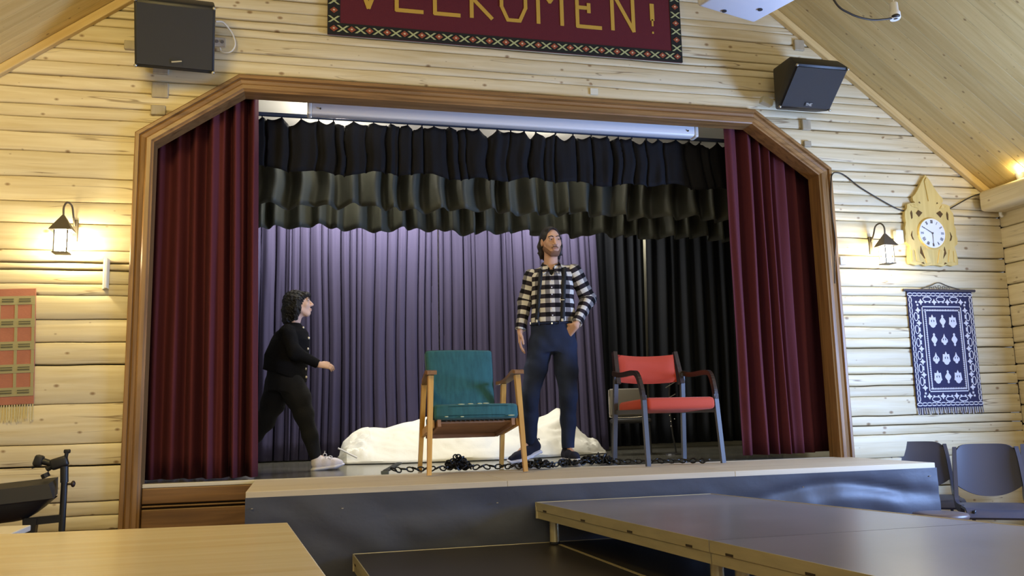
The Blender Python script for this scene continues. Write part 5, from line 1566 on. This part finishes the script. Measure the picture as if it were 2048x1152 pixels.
# ------------------------------------------------------------------ the man
MX, MY = 0.42, 0.80
MYAW = math.radians(-16.18)
B1 = Field((-0.36, -0.19, -0.005), (0.42, 0.17, 1.87), 0.0042)
HR = rz_(math.radians(17)) @ rx(math.radians(3)) @ ry(math.radians(-2))
Hm = head(B1, (0.056, -0.005, 1.728), HR, 0.985, (0.045, 0.015, 1.50), 0.056)
# skeleton
shl, ell_, wrl = (-0.112, 0.005, 1.452), (-0.166, 0.035, 1.262), (-0.212, -0.015, 1.020)
shr, elr, wrr = (0.232, 0.005, 1.482), (0.335, 0.05, 1.268), (0.226, -0.100, 1.047)
hpl, knl, anl = (-0.050, 0.0, 0.905), (-0.146, -0.035, 0.525), (-0.155, 0.035, 0.165)
hpr, knr, anr = (0.135, 0.0, 0.900), (0.150, -0.03, 0.505), (0.137, 0.025, 0.105)
B1.loft([(0.93, .045, 0, .145, .09), (1.10, .045, 0, .140, .085), (1.30, .050, 0, .150, .095), (1.44, .055, 0, .140, .085), (1.50, .050, .01, .085, .06)], 0.03)
for a, b_, c in ((shl, ell_, wrl), (shr, elr, wrr)):
    B1.cone((0.055, 0.01, 1.46), a, .05, .045, 0.03); B1.chain([a, b_, c], [.044, .036, .024], 0.02)
for a, b_, c in ((hpl, knl, anl), (hpr, knr, anr)): B1.chain([a, b_, c], [.078, .05, .026], 0.02)
B1.cone(anl, (-0.27, -0.03, 0.05), .022, .018, 0.01); B1.cone(anr, (0.19, -0.10, 0.04), .022, .018, 0.01)
hand(B1, (-0.213, -0.018, 1.012), (-0.03, -0.05, -1), (0.9, 0.1, 0), (0, -1, 0), 0.40, 0.98)
hand(B1, (0.222, -0.104, 1.040), (-0.70, 0.42, -0.60), (0.1, 1, 0.05), (-0.5, -0.1, 0.8), 0.30, 1.0)
man, _ = B1.build('person', M_SKIN)
man.location = (MX, MY, STZ + 0.001); man.rotation_euler = (0, 0, MYAW)
tag(man, 'person in checked shirt, braces and dark jeans standing with hand in pocket', 'person')
del B1
eyes(Hm, 0.985, man, M_EYEW, M_IRIS)
for q in (-1, 1):
    mb = MB().tube(spline([Hm(q * .012, -.099, .030), Hm(q * .030, -.100, .037), Hm(q * .050, -.084, .030)], 4), 0.0032, 6); mb.build('eyebrow', M_HAIR, man, smooth=80)
mb = MB().tube(spline([Hm(-.020, -.096, -.066), Hm(0, -.1035, -.0665), Hm(.020, -.096, -.066)], 4), 0.0034, 6); mb.build('lips', M_LIP, man, smooth=80)
# hair: brushed back from the forehead, hanging behind the ears
R3 = np.array(HR); o3 = np.array((0.056, -0.005, 1.728))
HF = Field((-0.075, -0.15, 1.53), (0.19, 0.15, 1.87), 0.0032)
HF.ell(Hm(0, .026, .040), (.083, .100, .090), 0.01, R3)
HF.ell(Hm(-.008, .000, .098), (.056, .062, .026), 0.015, R3)
for q in (-1, 1):
    HF.chain([Hm(q * .072, .020, .030), Hm(q * .080, .045, -.030), Hm(q * .074, .058, -.085), Hm(q * .078, .062, -.125)], [.020, .026, .022, .010], 0.012)
    HF.chain([Hm(q * .05, .075, .0), Hm(q * .05, .080, -.075), Hm(q * .045, .078, -.13)], [.035, .03, .014], 0.02)
HF.chain([Hm(0, .09, .02), Hm(0, .088, -.09), Hm(0.01, .082, -.13)], [.045, .035, .015], 0.02)
HF.chain([Hm(-.080, .05, -.06), Hm(-.098, .055, -.082), Hm(-.104, .05, -.08)], [.012, .007, .003], 0.005)
HF.chain([Hm(.078, .05, -.07), Hm(.094, .05, -.095), Hm(.102, .045, -.10)], [.012, .007, .003], 0.005)
HF.ell(Hm(.006, -.105, .000), (.066, .112, .117), 0.010, R3, 'sub')
HF.ell(Hm(0, -.045, -.085), (.064, .075, .075), 0.01, R3, 'sub')
for q in (-1, 1): HF.ell(Hm(q * .085, .006, -.004), (.016, .022, .034), 0.006, R3, 'sub')
HF.wrinkle(0.0016, 160, 160, 14)
HF.build('hair', M_HAIR, man)
BF = Field((-0.03, -0.16, 1.58), (0.16, 0.08, 1.76), 0.003)
BF.ell(Hm(0, -.022, -.030), (.0635, .0725, .0845), 0.01, R3); BF.ell(Hm(0, -.058, -.094), (.034, .032, .026), 0.02, R3)
for q in (-1, 1): BF.cone(Hm(q * .055, -.005, -.055), Hm(q * .022, -.057, -.102), .0225, .0215, 0.02)
def beard_cut(X, Y, Z):
    x, y, z = X - o3[0], Y - o3[1], Z - o3[2]; x, y, z = (R3[0, i] * x + R3[1, i] * y + R3[2, i] * z for i in range(3))
    return np.maximum(z - (-.074 + 0.9 * np.maximum(0, np.abs(x) - .034) * 1.4 + .15 * np.maximum(y, -0.06)), y - 0.02)
BF.cut(beard_cut)
BF.ell(Hm(0, -.10, -.064), (.026, .03, .016), 0.004, R3, 'sub')
BF.chain([Hm(-.028, -.088, -.060), Hm(-.010, -.0995, -.0495), Hm(.010, -.0995, -.0495), Hm(.028, -.088, -.060)], [.004, .006, .006, .004], 0.003)
BF.build('beard', M_BEARD, man)

SECM = [(1.045, .045, .0, .168, .108), (1.09, .048, 0, .176, .116), (1.16, .050, 0, .174, .118), (1.27, .052, 0, .168, .116), (1.38, .055, .0, .172, .116), (1.45, .055, .005, .158, .100), (1.505, .052, .012, .105, .078), (1.535, .050, .014, .074, .066)]
SF = Field((-0.20, -0.19, 1.03), (0.32, 0.17, 1.56), 0.0048)
SF.loft(SECM, 0.02)
SF.cone((0.03, 0.012, 1.488), (-0.095, 0.005, 1.452), .052, .056, 0.035); SF.cone((0.08, 0.012, 1.492), (0.21, 0.005, 1.482), .052, .056, 0.035)
SF.wrinkle(0.0035, 22, 18, 34)
SF.ell((0.047, -0.105, 1.510), (0.026, 0.060, 0.066), 0.004, None, 'sub'); SF.ell((0.047, -0.080, 1.545), (0.040, 0.060, 0.045), 0.004, None, 'sub')
shirt, P = SF.build('shirt', M_PLAID, man)
set_uv(shirt, np.stack([np.arctan2(P[:, 0] - .05, -(P[:, 1]) + 1e-3) * 0.165, P[:, 2]], 1))
for nm, J, Rr, lo, hi in (('sleeve', (shl, ell_, (-0.209, -0.012, 1.040)), (.063, .056, .040), (-0.29, -0.11, 1.0), (-0.02, 0.13, 1.55)), ('sleeve', (shr, elr, (0.240, -0.085, 1.070)), (.064, .060, .041), (0.13, -0.18, 1.0), (0.43, 0.15, 1.57))):
    F_ = Field(lo, hi, 0.0045); F_.chain(J, Rr, 0.03)
    d = np.array(J[2]) - np.array(J[1]); d /= np.linalg.norm(d)
    e_ = np.array(J[2]); F_.cone(e_ - d * 0.03, e_ + d * 0.004, Rr[2] + .003, Rr[2] + .002, 0.004)
    F_.cut(lambda X, Y, Z, e_=e_, d=d: (X - e_[0]) * d[0] + (Y - e_[1]) * d[1] + (Z - e_[2]) * d[2] - 0.012)
    F_.wrinkle(0.0035, 30, 26, 60, 1.0)
    sl_, P = F_.build(nm, M_PLAID, shirt); set_uv(sl_, limb_uv(P, J))
# collar with two points, black T-shirt showing in the neck
cm = MB()
def col_pt(a, top):
    r_ = 0.080 if not top else 0.068
    return (0.047 + r_ * 1.05 * math.sin(a), 0.012 - r_ * math.cos(a), (1.560 - 0.030 * math.cos(a)) if top else 1.522 - 0.028 * math.cos(a))
cm.grid(lambda u, v: col_pt(lerp(0.66, 2 * PI - 0.66, u), v > 0.5), 26, 1)
for s in (-1, 1):
    cm.add([(0.047 + s * 0.030, -0.068, 1.528), (0.047 + s * 0.020, -0.108, 1.482), (0.047 + s * 0.066, -0.120, 1.448), (0.047 + s * 0.082, -0.075, 1.512), (0.047 + s * 0.072, -0.020, 1.552)], [(0, 1, 2, 3, 4)])
co = cm.build('collar', M_PLAID, shirt, fix=False); md = co.modifiers.new('thickness', 'SOLIDIFY'); md.thickness = 0.005; md.offset = 0
V_ = np.array(cm.v); set_uv(co, np.stack([V_[:, 0] * 1.3, V_[:, 2] * 1.3], 1))
tf = Field((-0.05, -0.12, 1.44), (0.15, 0.10, 1.57), 0.004); tf.loft([(1.445, .047, .0, .08, .092), (1.475, .047, .006, .074, .080), (1.500, .047, .012, .066, .066)], 0.01); tf.build('undershirt', M_TEE, man)
for i, z in enumerate((1.40, 1.345, 1.29, 1.235, 1.18, 1.125)):
    y = SF.front(0.047, z); MB().lathe([(0.0055, -0.003), (0.0055, 0.002)], 8, (0.047, y - 0.002, z), 'y').build('shirt_button', M_SOLE, shirt)
# braces
def brace(xt, zt, xb, zb, w_, name):
    pts = []
    for i in range(15):
        t = i / 14; x = lerp(xb, xt, t); z = lerp(zb, zt, t); y = SF.front(x, z)
        pts.append(Vector((x, (y if y is not None else pts[-1].y) - 0.005, z)))
    pts += [Vector((xt, pts[-1].y + 0.035, zt + 0.022)), Vector((xt, pts[-1].y + 0.085, zt + 0.018))]
    mb = MB()
    for p in pts:
        mb.v += [(p.x - w_ / 2, p.y + 0.001, p.z), (p.x + w_ / 2, p.y + 0.001, p.z)]
    for i in range(len(pts) - 1): mb.f.append((2 * i, 2 * i + 1, 2 * i + 3, 2 * i + 2)); mb.mi.append(0)
    o = mb.build(name, M_BAND, man, smooth=80, fix=False); md = o.modifiers.new('thickness', 'SOLIDIFY'); md.thickness = 0.004; md.offset = 1
    y = pts[0].y; MB().bbox((xb, y - 0.004, zb + 0.004), (w_ * 0.55, 0.008, 0.024), 0.003).build('clip', M_METAL, o)
    return o
brace(-0.034, 1.488, -0.078, 1.082, 0.031, 'brace'); br2 = brace(0.150, 1.505, 0.122, 1.082, 0.036, 'brace')
MB().bbox((0.128, SF.front(0.128, 1.245) - 0.008, 1.245), (0.034, 0.006, 0.007), 0.002).build('slider', M_CHROME, br2)
# jeans
JF = Field((-0.26, -0.17, 0.10), (0.28, 0.16, 1.10), 0.005)
JF.loft([(0.845, .042, .005, .150, .100), (0.90, .043, .005, .172, .112), (0.98, .045, .003, .176, .116), (1.075, .045, 0, .170, .112)], 0.03)
for (a, b_, c), e in (((hpl, knl, anl), 0.155), ((hpr, knr, anr), 0.105)):
    JF.chain([a, ((a[0] + b_[0]) / 2, -.012, (a[2] + b_[2]) / 2), b_, ((b_[0] + c[0]) / 2, .012, (b_[2] + c[2]) / 2), c], [.098, .086, .068, .060, .049], 0.03)
JF.wrinkle(0.003, 30, 30, 26)
jeans, _ = JF.build('jeans', M_JEANS, man)
mb = MB()
mb.tube([(0.045 + .173 * math.cos(a), .115 * math.sin(a), 1.066) for a in np.linspace(0, 2 * PI, 37)[:-1]], 0.008, 6, closed=True)
mb.build('waistband', M_JEANS, jeans, smooth=80)
MB().lathe([(0.007, -0.004), (0.007, 0.003)], 10, (0.040, -0.122, 1.062), 'y').build('jeans_button', M_CHROME, jeans)
for x in (-0.06, 0.10): MB().box((x, -0.122, 1.066), (0.010, 0.006, 0.034)).build('belt_loop', M_JEANS, jeans)
MB().bbox((-0.128, -0.09, 1.07), (0.01, 0.008, 0.02), 0.002).build('key_clip', M_CHROME, jeans)
# shoes
def shoe(pts, rs, ank, anr_, sole_pts, sole_r, zcut, name, m_up, m_sole, lo, hi, parent, lift=None):
    F_ = Field(lo, hi, 0.0036); F_.chain(pts, rs, 0.02); F_.cone(pts[0], ank, rs[0] * .95, anr_, 0.02)
    o, _ = F_.build(name, m_up, parent)
    G_ = Field(lo, hi, 0.0036); G_.chain(sole_pts, sole_r, 0.015, flat=((0, 0, 1) if lift is None else lift, 0.42))
    G_.build('sole', m_sole, o); return o
shoe([(-0.118, .045, .118), (-0.19, .0, .078), (-0.262, -.04, .045), (-0.305, -.062, .030)], [.040, .038, .034, .024], (-0.152, .034, .200), .040,
     [(-0.100, .052, .083), (-0.17, .012, .050), (-0.250, -.036, .020), (-0.312, -.066, .012)], [.040, .040, .040, .030], 0, 'shoe', M_SHOE, M_SOLE, (-0.37, -0.13, -0.002), (-0.02, 0.13, 0.24), man, lift=(0.42, -.1, 1))
shoe([(0.122, .050, .050), (0.150, -.02, .048), (0.182, -.090, .036), (0.200, -.125, .028)], [.040, .040, .036, .024], (0.137, .026, .150), .040,
     [(0.118, .056, .016), (0.148, -.02, .014), (0.184, -.092, .014), (0.206, -.134, .015)], [.043, .042, .042, .030], 0, 'shoe', M_SHOE, M_SOLE, (0.04, -0.20, -0.002), (0.28, 0.13, 0.20), man)
MB().tube(spline([(-0.118, .075, .150), (-0.092, .095, .175), (-0.085, .09, .165)], 4), 0.004, 6).build('heel_tab', M_SHOE, man)

# ------------------------------------------------------------------ the woman
WXp, WYp = -1.30, 0.86
WYAW = math.radians(-1.4)
M_JKT = mat('black_knit_jacket', S(14, 14, 17), 0.9, spec=0.2, bump=((300, 300, 300), 0.5))
M_TROU = mat('black_trousers', S(26, 27, 31), 0.85, spec=0.25, bump=((200, 200, 200), 0.2))
M_BTN = mat('pearl_button', S(226, 218, 196), 0.25, metal=0.3)
M_SNEAK = mat('white_sneaker', S(222, 216, 222), 0.6, bump=((90, 90, 90), 0.2))
B2 = Field((-0.62, -0.27, -0.01), (0.17, 0.27, 1.37), 0.0042)
WR = rz_(math.radians(86)) @ rx(math.radians(-10))
ws_ = 0.845
Hw = head(B2, (-0.186, -0.004, 1.222), WR, ws_, (-0.225, 0.0, 1.05), 0.043)
wsh, wel, wwr = (-0.262, -0.135, 1.000), (-0.205, -0.185, 0.845), (-0.040, -0.175, 0.762)
fsh, fel, fwr = (-0.250, 0.135, 1.000), (-0.330, 0.170, 0.840), (-0.330, 0.175, 0.690)
whp, wkn, wan = (-0.245, -0.065, 0.640), (-0.140, -0.060, 0.405), (-0.052, -0.045, 0.095)
rhp, rkn, ran = (-0.330, 0.065, 0.640), (-0.420, 0.060, 0.360), (-0.565, 0.060, 0.165)
B2.loft([(0.62, -.285, 0, .115, .125), (0.80, -.275, 0, .12, .13), (0.95, -.250, 0, .11, .13), (1.04, -.228, 0, .07, .08)], 0.03)
for a, b_, c in ((wsh, wel, wwr), (fsh, fel, fwr)): B2.cone((-0.24, 0, 1.02), a, .04, .04, 0.03); B2.chain([a, b_, c], [.038, .03, .020], 0.02)
for a, b_, c in ((whp, wkn, wan), (rhp, rkn, ran)): B2.chain([a, b_, c], [.07, .045, .03], 0.02)
B2.cone(wan, (0.06, -.05, .05), .028, .022, 0.01); B2.cone(ran, (-0.52, .06, .07), .028, .02, 0.01)
hand(B2, (-0.034, -0.176, 0.757), (1, 0.15, -0.12), (0.0, 0.75, -0.6), (0, 0.6, 0.8), 0.60, 0.74)
hand(B2, (-0.330, 0.175, 0.682), (0.1, 0.1, -1), (-0.6, -0.4, -0.6), (0.3, -1, 0), 0.4, 0.86)
wom, _ = B2.build('person', M_SKIN2)
wom.location = (WXp, WYp, STZ + 0.001); wom.rotation_euler = (0, 0, WYAW)
tag(wom, 'person in black jacket and white sneakers walking in from the left curtain', 'person')
del B2
eyes(Hw, ws_, wom, M_EYEW, M_IRIS, (0, 0, 0))
for q in (-1, 1): MB().tube(spline([Hw(q * .012, -.100, .030), Hw(q * .030, -.100, .036), Hw(q * .048, -.086, .030)], 4), 0.003, 6).build('eyebrow', M_HAIRB, wom, smooth=80)
MB().tube(spline([Hw(-.018, -.093, -.068), Hw(0, -.0995, -.0685), Hw(.018, -.093, -.068)], 4), 0.0026, 6).build('lips', M_LIP, wom, smooth=80)
R4 = np.array(WR)
HW = Field((-0.37, -0.14, 1.06), (-0.05, 0.14, 1.38), 0.0034)
HW.ell(Hw(0, .030, .036), np.array((.096, .108, .096)) * ws_, 0.01, R4)
HW.ell(Hw(0, .060, -.030), np.array((.098, .085, .105)) * ws_, 0.02, R4)
HW.ell(Hw(0, -.062, .062), np.array((.070, .050, .034)) * ws_, 0.015, R4)
for q in (-1, 1): HW.chain([Hw(q * .078, .0, .03), Hw(q * .082, .02, -.05), Hw(q * .070, .045, -.125)], [.024, .03, .018], 0.015)
HW.chain([Hw(0, .09, -.05), Hw(0, .10, -.12), Hw(0, .085, -.155)], [.06, .05, .02], 0.02)
HW.ell(Hw(0, -.115, -.045), np.array((.088, .095, .100)) * ws_, 0.010, R4, 'sub')
HW.wrinkle(0.0040, 110, 120, 110); HW.wrinkle(0.0028, 200, 170, 190, 2.0)
HW.build('hair', M_HAIRB, wom)
JK = Field((-0.47, -0.25, 0.62), (0.0, 0.25, 1.10), 0.005)
JK.loft([(0.640, -.280, 0, .155, .165), (0.72, -.280, 0, .160, .166), (0.85, -.268, 0, .158, .160), (0.95, -.245, 0, .142, .160), (1.01, -.236, 0, .118, .140), (1.055, -.226, 0, .076, .085), (1.08, -.220, 0, .056, .058)], 0.02)
JK.cone((-0.235, 0, 1.015), wsh, .05, .055, 0.03); JK.cone((-0.235, 0, 1.015), fsh, .05, .055, 0.03)
JK.cut(lambda X, Y, Z: (0.735 - 0.34 * (X + 0.42) - Z))
JK.wrinkle(0.003, 20, 20, 30)
JK.ell((-0.150, 0.0, 1.075), (0.055, 0.035, 0.045), 0.006, None, 'sub')
jk, _ = JK.build('jacket', M_JKT, wom)
for J in ((wsh, wel, (-0.052, -0.176, 0.766)), (fsh, fel, (-0.33, 0.175, 0.705))):
    lo = np.min(J, 0) - 0.09; hi = np.max(J, 0) + 0.09
    F_ = Field(lo, hi, 0.005); F_.chain(J, (.058, .047, .033), 0.03)
    d = np.array(J[2]) - np.array(J[1]); d /= np.linalg.norm(d); e_ = np.array(J[2])
    F_.cut(lambda X, Y, Z, e_=e_, d=d: (X - e_[0]) * d[0] + (Y - e_[1]) * d[1] + (Z - e_[2]) * d[2] - 0.012)
    F_.wrinkle(0.003, 40, 30, 40); F_.build('sleeve', M_JKT, jk)
for x, z in ((-0.141, 1.040), (-0.110, 0.962), (-0.101, 0.883), (-0.128, 0.735), (-0.150, 0.675)):
    yb_ = -0.055; ia = int(round((yb_ - JK.o[1]) / JK.h)); ka = int(round((z - JK.o[2]) / JK.h))
    col = np.nonzero(JK.D[:, ia, ka] < 0)[0]; xb_ = JK.o[0] + JK.h * (col[-1] + 0.5) if len(col) else x
    MB().sphere((xb_, yb_, z), 0.0095, 10, 8).build('button', M_BTN, jk, smooth=80)
TF = Field((-0.64, -0.18, 0.07), (0.02, 0.18, 0.76), 0.005)
TF.loft([(0.58, -.285, 0, .120, .135), (0.65, -.285, 0, .128, .140), (0.78, -.275, 0, .128, .138)], 0.03)
for (a, b_, c) in ((whp, wkn, wan), (rhp, rkn, ran)):
    TF.chain([a, tuple((np.array(a) + np.array(b_)) / 2 + (0.012, 0, 0)), b_, tuple((np.array(b_) + np.array(c)) / 2), c], [.098, .086, .066, .054, .041], 0.03)
TF.wrinkle(0.003, 30, 30, 24)
TF.build('trousers', M_TROU, wom)
sk_ = shoe([(-0.040, -.05, .052), (0.02, -.05, .052), (0.085, -.055, .046), (0.118, -.056, .046)], [.042, .042, .036, .026], (-0.050, -.048, .098), .037,
     [(-0.048, -.05, .012), (0.01, -.05, .018), (0.085, -.055, .026), (0.128, -.056, .036)], [.042, .040, .042, .028], 0, 'sneaker', M_SNEAK, M_SOLE, (-0.11, -0.12, -0.002), (0.19, 0.02, 0.16), wom, lift=(-0.22, 0, 1))
lace = MB(); lace.tube([(0.012 + 0.013 * math.cos(t), -.088, .108 + 0.013 * math.sin(t)) for t in np.linspace(0, 2 * PI, 11)[:-1]], 0.003, 5, closed=True)
lace.tube([(0.050 + 0.015 * math.cos(t), -.082, .092 + 0.010 * math.sin(t)) for t in np.linspace(0, 2 * PI, 11)[:-1]], 0.003, 5, closed=True); lace.tube([(0.008, -.086, .118), (0.012, -.086, .138)], 0.003, 5)
for k in range(4): lace.tube([(0.015 + k * .018, -.088, .092 - k * .006), (0.025 + k * .018, -.05, .105 - k * .008), (0.020 + k * .018, -.018, .088 - k * .006)], 0.003, 5)
lace.build('lace', M_SOLE, sk_, smooth=80)
shoe([(-0.585, .06, .135), (-0.555, .06, .09), (-0.525, .06, .05), (-0.510, .06, .032)], [.036, .036, .032, .022], (-0.568, .06, .175), .034,
     [(-0.612, .06, .12), (-0.580, .06, .07), (-0.545, .06, .030), (-0.520, .06, .016)], [.036, .036, .036, .026], 0, 'sneaker', M_SNEAK, M_SOLE, (-0.68, 0.0, -0.002), (-0.44, 0.12, 0.22), wom, lift=(1, 0, 0.6))
